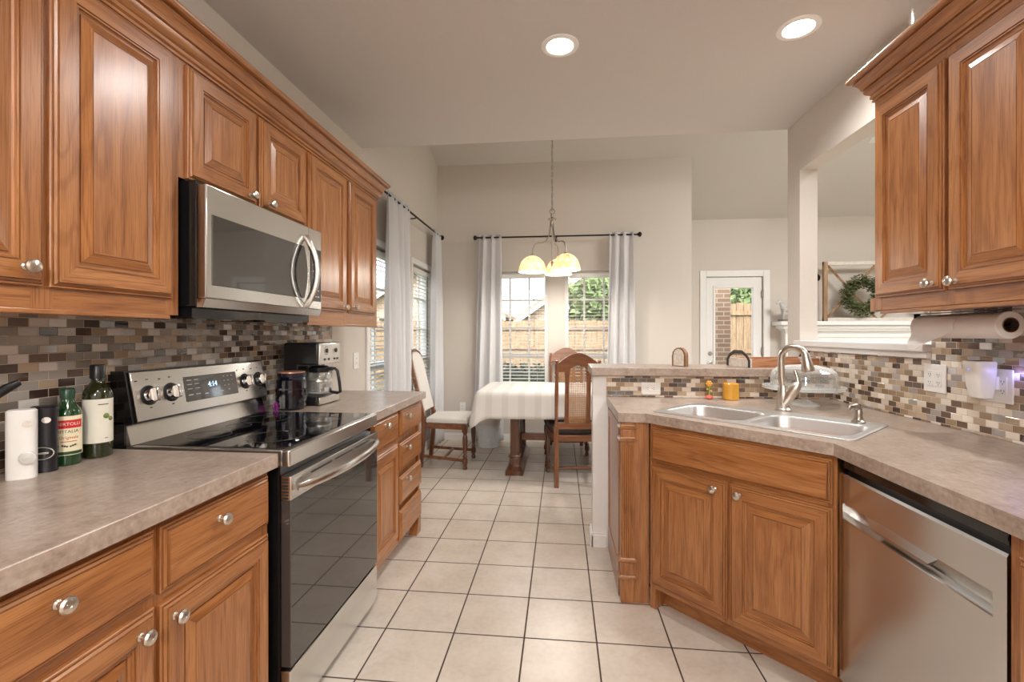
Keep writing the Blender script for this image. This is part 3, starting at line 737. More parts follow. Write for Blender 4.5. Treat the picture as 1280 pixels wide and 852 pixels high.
# ------------------------------------------------------------------ sink, faucet, dispenser
t = thing('double_sink', 'stainless steel double bowl sink set into the corner worktop', 'sink', (SINK_C[0], SINK_C[1], .95), -PI/4)
def rr(x0, x1, y0, y1, r, z, n=6):
    P = []
    for cx, cy, a0 in ((x1-r, y1-r, 0), (x0+r, y1-r, 90), (x0+r, y0+r, 180), (x1-r, y0+r, 270)):
        for k in range(n+1):
            a = math.radians(a0+90*k/n); P.append((cx+r*math.cos(a), cy+r*math.sin(a), z))
    return P
m = MB()
BW = [(-.400, -.012), (.012, .400)]; BY0, BY1 = -.200, .130
# deck: rim + strips between the bowls
zt_ = .006
m.loft([rr(-.43, .43, -.245, .245, .03, .0005), rr(-.43, .43, -.245, .245, .03, .003), rr(-.424, .424, -.239, .239, .03, zt_), rr(-.415, .415, -.230, .230, .03, .0045)], True, False, False)
for x0, x1 in BW:
    m.loft([rr(x0, x1, BY0, BY1, .07, .0045), rr(x0+.006, x1-.006, BY0+.006, BY1-.006, .066, -.004), rr(x0+.016, x1-.016, BY0+.016, BY1-.016, .06, -.15), rr(x0+.04, x1-.04, BY0+.04, BY1-.04, .05, -.168), rr((x0+x1)/2-.045, (x0+x1)/2+.045, -.075, .015, .0445, -.174)], True, False, True)
# deck faces around the bowls (triangulated)
bm = m.bm; ed = []
for P in [rr(-.415, .415, -.230, .230, .03, .0045)]+[rr(x0, x1, BY0, BY1, .07, .0045) for x0, x1 in BW]:
    vs = [m._v(p) for p in P]; ed += [bm.edges.new((vs[i], vs[(i+1) % len(vs)])) for i in range(len(vs))]
r = bmesh.ops.triangle_fill(bm, edges=ed, use_beauty=True)
for g in r['geom']:
    if isinstance(g, bmesh.types.BMFace): g.smooth = True
bmesh.ops.remove_doubles(bm, verts=bm.verts[:], dist=.0002)
m.build('basin', [sink_steel], t, ang=40)
for x0, x1 in BW:
    MB().lathe([(.043, 0), (.043, .004), (.03, .002), (.012, .0), (0, .0)], ((x0+x1)/2, -.03, -.1735), 24).build('drain', [nickel_dark], t)

F0 = Vector((1.128, 2.520, .9555))
t = thing('faucet', 'brushed nickel gooseneck faucet behind the double sink', 'faucet', F0)
m = MB(); m.lathe([(.036, 0), (.036, .006), (.030, .012), (.028, .05), (.029, .07), (.025, .10), (.020, .125)], seg=24)
m.box(-.03, -.03, -.0045, .03, .03, .001)
m.build('base', [nickel], t)
dv = Vector((.62, -.78, 0)).normalized(); R_ = .061
neck = [Vector((0, 0, .10)), Vector((-.006, .004, .17)), Vector((-.008, .005, .25))]
c0 = Vector((-.008, .005, .262))+dv*R_
for k in range(0, 15):
    a = PI-k*PI/14*1.02; neck.append(c0+dv*R_*math.cos(a)+Vector((0, 0, R_*math.sin(a))))
MB().tube(neck, .0160, 16).build('spout', [nickel], t)
e = neck[-1]; d_ = (neck[-1]-neck[-3]).normalized()
MB().tube([e-d_*.035, e-d_*.01, e+d_*.015, e+d_*.048, e+d_*.054], [.0170, .0205, .0245, .0285, .026], 18).build('spray_head', [nickel], t)
MB().tube([e+d_*.053, e+d_*.0555], [.022, .021], 18).build('spray_face', [black_plastic], t)
MB().tube([Vector((0, 0, .03)), Vector((.022, -.018, .075)), Vector((.040, -.030, .110)), Vector((.052, -.038, .135)), Vector((.054, -.040, .148)), Vector((.050, -.037, .17)), Vector((.042, -.032, .205))], [.028, .027, .025, .021, .012, .0085, .0075], 16).build('lever', [nickel], t)
t = thing('soap_dispenser', 'small nickel soap dispenser at the right end of sink deck', 'soap dispenser', (1.298, 2.200, .9555))
MB().lathe([(.027, 0), (.027, .005), (.018, .012), (.014, .03), (.016, .045), (.013, .052)], seg=20).build('base', [nickel_dark], t)
MB().tube([(0, 0, .048), (0, 0, .062), (-.015, -.008, .074), (-.045, -.022, .072), (-.056, -.028, .058)], [.013, .014, .011, .007, .006], 12).build('pump', [nickel_dark], t)

# ------------------------------------------------------------------ things on the left worktop
ZT = .9503
def rprism(mb, rx, ry, z0, z1, r, m=0, top=0.004, n=5):
    mb.loft([rr(-rx, rx, -ry, ry, r, z0, n), rr(-rx, rx, -ry, ry, r, z1-top, n), rr(-rx+top, rx-top, -ry+top, ry-top, r-top*.6, z1, n)], True, True, True, m)
def mill(name, label, loc, rz, body, mark, ring_only):
    t = thing(name, label, 'grinder', loc, rz)
    m = MB(); rprism(m, .030, .024, 0, .186, .018); m.build('body', [body], t)
    m = MB()
    if ring_only: m.tube([(.026*math.cos(a*PI/14), -.0255, .055+.017*math.sin(a*PI/14)) for a in range(28)], .0016, 6, closed=True); m.box(-.015, -.0252, .0525, .015, -.0242, .0575, 0, bev=.0004)
    else: m.lathe([(.018, 0), (.018, .006), (.014, .008), (0, .008)], (.018, -.024, .058), 20, axis=(0, -1, 0)); m.tube([(.018+.0125*math.cos(a*PI/12), -.0322, .058+.0125*math.sin(a*PI/12)) for a in range(24)], .0007, 5, closed=True); m.box(.009, -.0330, .0565, .027, -.0318, .0595, 0, bev=.0004)
    m.build('badge', [mark], t)
    m = MB(); m.lathe([(.0085, 0), (.0085, .0012), (0, .0013)], (.010 if ring_only else .016, -.0238, .148), 16, axis=(0, -1, 0), sx=1.2); m.build('emblem', [chrome], t)
mill('salt_grinder', 'white oval electric grinder at the left end of the worktop row', (-1.462, 1.128, ZT), math.radians(38), white_plastic, plain('pale_badge', srgb(214, 212, 208), .25), False)
mill('pepper_grinder', 'black oval electric grinder between white grinder and green oil bottle', (-1.470, 1.190, ZT), math.radians(38), plain('black_satin', (.010, .010, .014, 1), .25), nickel, True)
green_glass = NT('green_bottle_glass'); green_glass.set(Base_Color=(.01, .045, .012, 1), Roughness=.06); green_glass.p.inputs['Coat Weight'].default_value = .6; green_glass.l(green_glass.ramp(green_glass.noise(green_glass.coord(), 12, 2), [(.3, (.006, .03, .008, 1)), (.7, (.014, .06, .016, 1))]), green_glass.p.inputs['Base Color']); green_glass = green_glass.m
dark_oil = plain('dark_bottle_glass', (.020, .024, .008, 1), .06, coat=.6)
label_cream = plain('cream_label', srgb(232, 222, 190), .5, mott=.03); label_red = plain('red_label', srgb(196, 30, 34), .5); label_green = plain('green_label', srgb(28, 70, 36), .5)
label_pale = plain('pale_label', srgb(224, 220, 206), .5, mott=.02); ink = plain('black_ink', (.02, .02, .02, 1), .6); ink_red = plain('rust_ink', srgb(184, 74, 52), .6); ink_green = plain('olive_ink', srgb(112, 128, 60), .6)
def curved_label(mb, R, z0, z1, half, m, rz):
    n = 16; A = [rz-half+2*half*k/n for k in range(n+1)]
    lo = [(r*math.cos(a), r*math.sin(a)) for r in (R,) for a in A]; hi = [((R+.0006)*math.cos(a), (R+.0006)*math.sin(a)) for a in A]
    P = lo+list(reversed(hi)); mb.prism(P, z0, z1, m)
def wrapM(rz, z): # text frame: local z -> direction rz, local y -> up
    return Matrix.Translation((0, 0, z)) @ Matrix.Rotation(rz+PI/2, 4, 'Z') @ Matrix.Rotation(PI/2, 4, 'X')
va = math.radians(-35)
R1 = .0335
t = thing('oil_bottle', 'green olive oil bottle with red and cream label beside black grinder', 'bottle', (-1.480, 1.262, ZT))
MB().lathe([(.028, 0), (R1-.002, .003), (R1, .010), (R1, .150), (.030, .165), (.019, .182), (.015, .196), (.015, .200)], seg=28).build('glass', [green_glass], t)
MB().lathe([(.0175, 0), (.0175, .026), (.015, .030), (0, .030)], (0, 0, .198), 20).build('cap', [plain('green_cap', (.012, .06, .03, 1), .3)], t)
m = MB(); curved_label(m, R1, .032, .148, 1.25, 0, va); lb = m.build('label', [label_cream], t)
m = MB(); curved_label(m, R1+.0006, .112, .136, 1.0, 0, va); m.build('label_band', [label_red], lb)
m = MB(); curved_label(m, R1+.0006, .034, .043, 1.05, 0, va); m.build('label_foot', [label_green], lb)
m = MB(); text_into(m, 'BERTOLLI', .0128, wrapM(va, .124), 0, .0003, R1+.0012); m.build('label_name', [label_pale], lb)
m = MB(); text_into(m, "d'ITALIA", .0128, wrapM(va, .102), 0, .0003, R1+.0006)
for s in (-1, 1):
    for k in range(3): m.M = wrapM(va, .060); m.sphere((s*(.004+.005*k), .002*k-.002, R1+.0002), .0026, 0, 8)
m.M = Matrix.Identity(4); m.build('label_words', [ink], lb)
m = MB(); text_into(m, 'Originale', .0125, wrapM(va, .084), 0, .0003, R1+.0006); curved_label(m, R1+.0006, .0715, .0735, .55, 0, va); m.build('label_script', [ink_red], lb)
R2 = .0385
t = thing('oil_bottle', 'tall dark oil bottle with plain pale label next to the range', 'bottle', (-1.478, 1.352, ZT))
MB().lathe([(.032, 0), (R2-.002, .003), (R2, .010), (R2, .196), (.035, .212), (.024, .228), (.0165, .240), (.0155, .262)], seg=30).build('glass', [dark_oil], t)
MB().lathe([(.0195, 0), (.0195, .040), (.017, .044), (0, .044)], (0, 0, .250), 20).build('cap', [black_plastic], t)
m = MB(); curved_label(m, R2, .048, .186, 1.35, 0, va); lb = m.build('label', [label_pale], t)
m = MB(); curved_label(m, R2+.0006, .168, .1705, .35, 0, va+.25); curved_label(m, R2+.0006, .061, .063, .12, 0, va+.45); m.build('label_words', [ink], lb)
m = MB(); m.M = wrapM(va+.45, .128); m.sphere((0, .004, R2-.004), .010, 0, 12, .9); m.sphere((.012, -.006, R2-.005), .008, 0, 12); m.M = Matrix.Identity(4); m.build('label_picture', [ink_green], lb)
# utensil crock outside the left edge with a black turner reaching in
t = thing('utensil_crock', 'stoneware crock just outside the left edge of the picture', 'crock', (-1.44, .90, ZT))
MB().lathe([(.05, 0), (.058, .01), (.060, .12), (.062, .145), (.058, .147), (.054, .14), (.052, .02), (0, .018)], seg=28, cap=False).build('body', [ivory], t)
m = MB(); m.tube([(-1.452, .872, .975), (-1.448, .944, 1.108), (-1.445, 1.03, 1.165), (-1.44, 1.075, 1.198), (-1.44, 1.105, 1.212)], [.006, .007, .010, .013, .009], 10, flat=(1, .6))
tag(m.build('spatula', black_plastic), 'black utensil end poking in at the left edge over grinders', 'utensil')
m = MB(); m.tube([(-1.53, 1.10, .957), (-1.50, 1.085, .985), (-1.49, 1.04, .975), (-1.50, .95, .956), (-1.52, .88, .955)], .0035, 8); tag(m.build('power_cord', white_plastic), 'short white cord beside the white grinder at picture edge', 'cord')

# coffee maker
t = thing('coffee_maker', 'black and silver drip coffee maker at the back of worktop', 'coffee maker', (-1.312, 2.425, ZT), RZL)
m = MB(); m.box(0, .012, 0, .235, .205, .050, 0, bev=.006); m.box(0.0, .125, .05, .235, .205, .235, 0, bev=.004); m.box(0, .008, .222, .235, .205, .345, 0, bev=.010, seg=3); m.build('housing', [black_plastic], t)
m = MB(); m.box(0.002, -.004, .004, .233, .013, .044, 0, bev=.004); m.build('base_trim', [nickel], t)
m = MB(); m.box(0.0, -.006, .224, .235, .010, .342, 0, bev=.006); fp = m.build('front_panel', [plain('silver_panel', (.72, .71, .69, 1), .3, .85)], t)
m = MB()
for k in range(10): a = 2*PI*k/12+.9; m.box(.07+.022*math.cos(a)-.003, -.0072, .30+.022*math.sin(a)-.0015, .07+.022*math.cos(a)+.003, -.0058, .30+.022*math.sin(a)+.0015)
m.lathe([(.012, 0), (.012, .006), (0, .007)], (.07, -.006, .30), 16, axis=(0, -1, 0)); m.lathe([(.012, 0), (.012, .006), (0, .007)], (.175, -.006, .30), 16, axis=(0, -1, 0))
m.build('dial', [black_plastic], fp)
for x in (.04, .085, .15, .185): MB().box(x, -.0085, .246, x+.022, -.0055, .258, 0, bev=.002).build('button', [black_plastic], fp)
m = MB(); m.lathe([(.055, .052), (.066, .058), (.068, .075), (.066, .13), (.058, .17), (.052, .178), (.050, .178), (.056, .168), (.064, .13), (.066, .076), (.063, .06), (0, .056)], (.118, .062, 0), 28, cap=False); cf = m.build('carafe', [clear_glass], t)
m = MB(); m.lathe([(.053, .176), (.056, .182), (.056, .200), (.045, .212), (0, .213)], (.118, .062, 0), 24); m.box(.108, -.02, .185, .128, .03, .206, 0, bev=.004)
m.tube([(.118, .0, .196), (.118, -.030, .198), (.118, -.046, .185), (.118, -.058, .120), (.118, -.064, .065), (.118, -.045, .058), (.118, -.006, .066), (.118, .000, .085)], .0085, 10); m.build('carafe_lid_handle', [black_plastic], cf)
m = MB(); m.lathe([(.062, 0), (.065, .0), (.064, .008), (.061, .008)], (.118, .062, .126), 28); m.build('carafe_band', [nickel], cf)
# faceted black jar
t = thing('storage_jar', 'black faceted glass jar with copper lid between range and coffee maker', 'jar', (-1.405, 2.315, ZT))
m = MB(); R = .070; loops = []; ns, nr = 26, 8
loops.append([(.055*math.cos(2*PI*k/ns), .055*math.sin(2*PI*k/ns), 0) for k in range(ns)])
for i in range(nr+1):
    z = .012+.095*i/nr
    loops.append([((R+(.0045 if (k+i) % 2 == 0 else -.0035))*math.cos(2*PI*k/ns), (R+(.0045 if (k+i) % 2 == 0 else -.0035))*math.sin(2*PI*k/ns), z) for k in range(ns)])
for r, z in ((R, .112), (R, .155), (.066, .163), (.064, .170)): loops.append([(r*math.cos(2*PI*k/ns), r*math.sin(2*PI*k/ns), z) for k in range(ns)])
m.loft(loops); m.build('glass', [plain('black_pressed_glass', (.004, .004, .010, 1), .08, coat=.3)], t, ang=12)
MB().lathe([(.066, .170), (.068, .173), (.068, .190), (.066, .192), (.060, .192)], seg=32, cap=False).build('collar', [plain('dark_seal', (.012, .012, .03, 1), .15)], t)
MB().lathe([(.065, .188), (.067, .191), (.066, .197), (.05, .199), (0, .199)], seg=32).build('lid', [plain('copper_lid', srgb(176, 128, 100), .35, .6)], t)
m = MB(); random.seed(3)
for k in range(26):
    a = random.uniform(0, 2*PI); b = random.uniform(-.3, 1.4); r = .026
    m.sphere((r*math.cos(a)*math.cos(b)*.8, r*math.sin(a)*math.cos(b)*.8, .026+r*math.sin(b)), .0075, 0, 8)
m.tube([(0, 0, 0), (0, 0, .03)], [.012, .014], 8)
o = m.build('flower_ornament', [plain('purple_petals', srgb(150, 44, 140), .6, mott=.4, mscale=90)]); o.location = (-1.45, 2.262, ZT); o.scale = (.75, .75, .75); tag(o, 'little purple flower ornament between range and black jar', 'ornament')

# ------------------------------------------------------------------ things round the sink
amber = NT('amber_wax'); amber.l(amber.ramp(amber.noise(amber.coord(), 20, 2), [(0, srgb(206, 146, 42)), (1, srgb(222, 168, 66))]), amber.p.inputs['Base Color']); amber.set(Roughness=.25); amber.p.inputs['Coat Weight'].default_value = .5; amber = amber.m
t = thing('candle', 'amber jar candle on the worktop against the mosaic half wall', 'candle', (1.012, 2.925, ZT))
MB().lathe([(.042, 0), (.045, .004), (.045, .096), (.043, .099), (.041, .096), (.040, .080), (0, .079)], seg=28, cap=False).lathe([(0, 0), (.042, 0)], seg=28, cap=False).build('jar', [amber], t)
MB().tube([(0, 0, .079), (.001, 0, .090)], .0012, 6).build('wick', [black_matte], t)
t = thing('flower_figurine', 'tiny yellow and pink flower ornament left of the amber candle', 'figurine', (.893, 2.945, ZT))
pink, yel, grn = plain('pink_glaze', srgb(226, 120, 104), .4), plain('yellow_glaze', srgb(224, 168, 62), .4), plain('leaf_glaze', srgb(170, 176, 80), .4)
MB().lathe([(.014, 0), (.024, .006), (.022, .016), (.010, .022), (0, .023)], seg=18).build('pot', [pink], t)
m = MB(); m.tube([(0, 0, .02), (.003, 0, .05), (-.002, 0, .085)], .004, 8); m.sphere((.012, 0, .045), .008, 0, 10); m.sphere((-.011, 0, .058), .008, 0, 10); m.build('stem', [grn], t)
m = MB()
for k in range(6): m.sphere((.012*math.cos(k*PI/3)-.002, -.004, .092+.012*math.sin(k*PI/3)), .0085, 0, 10)
m.sphere((-.002, -.008, .092), .008, 0, 10); m.build('blossom', [yel], t)
t = thing('cake_stand', 'clear glass cake stand with domed lid behind the faucet', 'cake stand', (1.330, 2.735, ZT))
MB().lathe([(.075, 0), (.078, .004), (.060, .014), (.026, .030), (.018, .055), (.024, .075), (.060, .086), (.195, .090), (.202, .094), (.202, .108), (.196, .104), (.18, .097), (0, .096)], seg=48, cap=False).lathe([(0, 0), (.075, 0)], seg=48, cap=False).build('stand', [clear_glass], t)
dome = [(.158, .099), (.160, .101), (.161, .16), (.154, .186), (.132, .206), (.08, .219), (.03, .223), (.012, .226), (.010, .236), (.017, .244), (.018, .252), (.010, .260), (0, .261)]
MB().lathe(dome+[(0, .222), (.03, .2195), (.08, .2155), (.130, .2025), (.151, .184), (.158, .16), (.157, .101), (.158, .099)], seg=48, cap=False).build('dome', [clear_glass], t)

def outlet(name, label, loc, rz, w=.118, h=.118, gangs=2, kinds=('duplex', 'duplex'), mat=None):
    mat = mat or white_plastic
    t = thing(name, label, 'outlet', loc, rz)
    m = MB(); m.box(-w/2, -.006, -h/2, w/2, 0, h/2, 0, bev=.003); m.build('plate', [mat], t)
    for i in range(gangs):
        x = (i-(gangs-1)/2)*.046
        m = MB()
        if h >= w or gangs == 2: m.box(x-.0165, -.0075, -.034, x+.0165, -.005, .034, 0, bev=.002)
        else: m.box(-.034, -.0075, -.0165, .034, -.005, .0165, 0, bev=.002)
        r = m.build('receptacle', [mat], t)
        k = MB()
        if kinds[i] == 'duplex':
            for s in (-1, 1):
                for dx in (-.006, .006):
                    if h >= w or gangs == 2: k.box(x+dx-.001, -.0079, s*.017-.004, x+dx+.001, -.0072, s*.017+.004)
                    else: k.box(s*.017-.004, -.0079, dx-.001, s*.017+.004, -.0072, dx+.001)
                k.lathe([(.0022, 0), (.0022, .0006), (0, .0006)], (x, -.0072, s*.017-.009) if (h >= w or gangs == 2) else (s*.017-.009, -.0072, 0), 10, axis=(0, -1, 0))
            k.build('slots', [black_matte], r)
        else:
            k.box(x-.011, -.0105, -.024, x+.011, -.007, .024, 0, bev=.002); k.build('switch', [mat], r)
    return t
outlet('wall_outlet', 'white outlet plate lying sideways on the tiled half wall', (.556, 2.9905, 1.005), 0, .118, .076, 1, ('duplex',))
outlet('wall_outlet', 'white double outlet plate on the light tile under paper towels', (XR-.0095, 2.215, 1.150), RZR, .122, .122, 2)
outlet('wall_outlet', 'white outlet plate on tile behind the plug-in device', (XR-.0095, 1.920, 1.150), RZR, .122, .126, 2)
outlet('wall_outlet', 'white outlet plate on bare wall behind the coffee maker', (XL+.0005, 3.46, 1.14), RZL, .09, .126, 1, ('duplex',))
outlet('wall_outlet', 'small white outlet low on back wall left of the tablecloth', (-1.245, YB-.0005, .42), 0, .075, .118, 1, ('duplex',))
# plug-in device with its blue glow
t = thing('plug_in_diffuser', 'white plug-in device with bluish glow on the right wall outlet', 'air freshener', (XR-.017, 1.925, 1.165), RZR)
m = MB(); L = []
for z, w, d0, d1 in ((-.066, .020, .030, .062), (-.060, .028, .024, .072), (-.02, .032, .020, .082), (.04, .036, .018, .090), (.072, .037, .018, .092), (.076, .035, .020, .090)):
    L.append(rr(-w, w, -d1, -d0, .012, z, 4))
m.loft(L); sh = m.build('shell', [white_plastic], t)
m = MB(); m.box(-.026, -.080, .0755, .026, -.030, .0775); m.build('vent', [black_matte], sh)
m = MB(); m.box(-.018, -.030, -.03, .018, -.0, .02, 0, bev=.003); m.build('plug', [white_plastic], t)
m = MB(); m.lathe([(.004, 0), (.004, .0015), (0, .002)], (.0, -.0905, .045), 12, axis=(0, -1, 0)); m.build('indicator', [emis('blue_glow_lamp', (.25, .28, 1, 1), 1.0)], t)
light('diffuser_glow', 'POINT', (XR-.022, 1.838, 1.20), .10, (.28, .28, 1), .012)

# paper towels under the right cabinet
t = thing('paper_towel_holder', 'under-cabinet bracket carrying the paper towel roll', 'paper towel holder', (1.478, 1.90, 1.372))
m = MB(); m.tube([(0, -.205, 0), (0, .225, 0)], .006, 10)
for y in (.215,): m.box(-.012, y, -.02, .012, y+.006, .053, 0, bev=.002); m.lathe([(.016, 0), (.016, .008), (0, .009)], (0, y+.003, 0), 14, axis=(0, 1, 0))
m.lathe([(.012, 0), (.012, .006), (0, .008)], (0, -.2, 0), 14, axis=(0, -1, 0)); m.box(-.04, -.205, .052, .04, .225, .0525, 0)
m.build('bracket', [black_plastic], t)
t = thing('paper_towel_roll', 'white paper towel roll hanging under the right wall cabinet', 'paper towels', (1.478, 1.895, 1.372))
m = MB(); m.lathe([(.0245, -.185), (.044, -.185), (.046, -.183), (.046, .19), (.044, .192), (.0245, .192)], seg=36, axis=(0, 1, 0), cap=False); m.build('roll', [paper], t)
MB().lathe([(.0225, -.187), (.025, -.187), (.025, .194), (.0225, .194), (.0225, -.187)], seg=28, axis=(0, 1, 0), cap=False).build('core', [card], t)
m = MB(); L1, L2 = [], []
for k in range(17):
    if k <= 8: a = PI*.75+k*PI*.045; p = (.0475*math.cos(a), .0475*math.sin(a))
    else: p = (.0475*math.cos(PI*1.11)-.002*(k-8)+.004*math.sin((k-8)*.9), .0475*math.sin(PI*1.11)-.0095*(k-8))
    L1.append(p)
def shp(y0, y1, k): return (y0, y1-(.0 if k < 9 else .0))
for k, p in enumerate(L1):
    y0 = -.02 if k < 8 else -.02+.022*(k-8); 
    L2.append([(p[0], y0, p[1]), (p[0], .19, p[1]), (p[0]-.0012, .19, p[1]+.0003), (p[0]-.0012, y0, p[1]+.0003)])
m.loft(L2); m.build('loose_sheet', [paper], t)

# ------------------------------------------------------------------ on the bar top
t = thing('serving_tray', 'wooden serving tray with black strap handles on the bar top', 'tray', (1.372, 3.175, 1.1355), math.radians(15))
m = MB(); m.box(-.24, -.10, 0, .24, .10, .012); m.box(-.24, -.10, .010, .24, -.088, .056, 0, bev=.002); m.box(-.24, .088, .010, .24, .10, .056, 0, bev=.002); m.build('base', [pine_x], t)
wwood = plain('whitewashed_wood', srgb(212, 202, 190), .7, mott=.12, mscale=40)
for s in (-1, 1): MB().box(s*.24, -.105, 0, s*.26, .105, .056, 0, bev=.002).build('end_board', [wwood], t)
for s in (-1, 1):
    m = MB(); x = s*.263
    m.tube([(x, -.108, .002), (x, -.108, .045), (x, -.085, .072), (x, -.04, .096), (x, .04, .096), (x, .085, .072), (x, .108, .045), (x, .108, .002)], .011, 8, flat=(.35, 1)); m.build('handle', [black_leather], t)
t = thing('wood_slice_sign', 'small arched wood slice with white face standing on bar top', 'ornament', (.765, 3.12, 1.1355), math.radians(-52))
pine_dark = wood('bark_edged_slice', 2, srgb(84, 58, 36), srgb(128, 92, 60), srgb(150, 112, 76), rough=0.6, coat=0)
def arch(w, h, n=14): return [(-w, 0), (w, 0)]+[(w*math.cos(PI*k/n)*(1-.05*math.sin(3*k)), h-w+w*1.05*math.sin(PI*k/n)) for k in range(n+1)]
m = MB(); A = arch(.052, .118); m.loft([[(x, -.014, z) for x, z in A], [(x, .014, z) for x, z in A]]); m.build('slab', [pine_dark], t)
m = MB(); A = arch(.040, .106); m.loft([[(x, -.0150, z+.004) for x, z in A], [(x, -.0138, z+.004) for x, z in A]]); m.build('face', [plain('pale_sign_face', srgb(214, 204, 190), .6, mott=.2, mscale=60)], t)

# ------------------------------------------------------------------ recessed ceiling lights
bulb_em = emis('frosted_downlight', (1, .95, .88, 1), 14.0)
def downlight(x, y, label):
    t = thing('recessed_light', label, 'ceiling light', (x, y, ZC), 0, 'recessed downlights in the low ceiling')
    MB().lathe([(.066, -.003), (.072, -.007), (.095, -.004), (.097, 0), (.066, 0)], seg=36, cap=False).build('trim_ring', [white_plastic], t)
    MB().lathe([(.067, 0), (.067, -.004), (.04, -.0055), (0, -.006)], seg=32, cap=False).build('lens', [bulb_em], t)
    light('downlight_lamp', 'SPOT', (0, 0, -.03), RECESS_W*4, WARM, .06, spread=math.radians(165), parent=t)
downlight(*REC[0], 'round lit recessed ceiling light left, above middle of aisle'); downlight(*REC[1], 'round lit recessed ceiling light right, nearest the right wall cabinet')
for p in REC[2:]: light('downlight_lamp', 'SPOT', (p[0], p[1], ZC-.03), RECESS_W*4, WARM, .06, spread=math.radians(165))  # unseen lamps added overhead to brighten the kitchen, without fixtures

# ------------------------------------------------------------------ dining nook
TXC, TYC = .06, 4.90
# table
t = thing('dining_table', 'dark wood trestle dining table under the white cloth', 'table', (TXC, TYC, 0))
m = MB(); m.box(-.86, -.47, .745, .86, .47, .785, 0, bev=.006); m.box(-.70, -.36, .69, .70, -.34, .745); m.box(-.70, .34, .69, .70, .36, .745); m.build('tabletop', [chair_wood_h], t)
for s in (-1, 1):
    x = s*.505
    m = MB()
    m.loft([rr(x-w, x+w, -l, l, .012, z, 2) for w, l, z in ((.085, .485, .0), (.085, .485, .035), (.078, .478, .045), (.070, .46, .055), (.055, .44, .085), (.055, .44, .10))])
    for y in (-.385, .385):
        m.box(x-.05, y-.05, .09, x+.05, y+.05, .16, 0, bev=.006); m.box(x-.058, y-.058, .16, x+.058, y+.058, .185, 0, bev=.008)
        m.box(x-.042, y-.042, .18, x+.042, y+.042, .70, 0, bev=.005); m.box(x-.055, y-.055, .66, x+.055, y+.055, .70, 0, bev=.006)
        for k in range(3): m.box(x-.026+k*.020, y-.0455, .22, x-.014+k*.020, y-.040, .63, 0, bev=.002)
    for y in (-.19, 0, .19):
        m.lathe([(.03, .095), (.04, .12), (.022, .15), (.030, .22), (.040, .30), (.034, .42), (.020, .52), (.026, .55), (.020, .58), (.034, .64), (.034, .70)], (x, y, 0), 16)
    m.box(x-.05, -.44, .695, x+.05, .44, .744, 0, bev=.005)
    m.build('leg', [dark_leg_wood], t)
m = MB(); m.box(-.47, -.035, .24, .47, .035, .31, 0, bev=.006); m.build('stretcher', [chair_wood_h], t)
# tablecloth: draped mesh
def drape():
    m = MB(); hx, hy, zt = .872, .482, .792
    per = []
    n = 26
    r = .05
    def corner(cx, cy, a0): return [(cx+r*math.cos(math.radians(a0+k*22.5)), cy+r*math.sin(math.radians(a0+k*22.5)), math.radians(a0+k*22.5), 1-abs(k-2)/2.6) for k in range(5)]
    def edge(p, q, a): return [(p[0]+(q[0]-p[0])*k/n, p[1]+(q[1]-p[1])*k/n, a, 0) for k in range(1, n)]
    C = [corner(hx-r, hy-r, 0), corner(-hx+r, hy-r, 90), corner(-hx+r, -hy+r, 180), corner(hx-r, -hy+r, 270)]
    for i in range(4):
        per += C[i]; per += edge(C[i][-1], C[(i+1) % 4][0], math.radians(90*(i+1)))
    per = [(x, y, a, c) for x, y, a, c in per]
    N = len(per); loops = []
    loops.append([(x*.5, y*.5, zt) for x, y, a, c in per]); loops.append([(x-.02*math.cos(a), y-.02*math.sin(a), zt) for x, y, a, c in per])
    loops.append([(x-.004*math.cos(a), y-.004*math.sin(a), zt-.003) for x, y, a, c in per])
    random.seed(5); ph = [random.uniform(0, 6) for _ in range(4)]
    for j in range(1, 8):
        f = j/7; lp = []
        for i, (x, y, a, c) in enumerate(per):
            s = i/N*2*PI
            drop = .235+.012*math.sin(3*s+ph[0])+.10*max(0, c)
            wv = (.012*math.sin(9*s+ph[1])+.007*math.sin(17*s+ph[2]))*f
            out = .010+.022*f+wv+.045*f*max(0, c)
            lp.append((x+out*math.cos(a), y+out*math.sin(a), zt-.004-drop*f))
        loops.append(lp)
    m.loft(loops, True, True, False)
    o = m.build('tablecloth', cloth, ang=180); o.location = (TXC, TYC, 0)
    sm = o.modifiers.new('thickness', 'SOLIDIFY'); sm.thickness = .0025; sm.offset = 1
    tag(o, 'white checked tablecloth draped over the dining table', 'tablecloth')
drape()
TURN = [(.018, 0), (.024, .012), (.017, .035), (.020, .055), (.026, .06), (.026, .105), (.018, .112), (.022, .13), (.015, .145), (.021, .21), (.026, .28), (.024, .32), (.016, .345), (.023, .36), (.023, .37), (.027, .375), (.027, .45)]
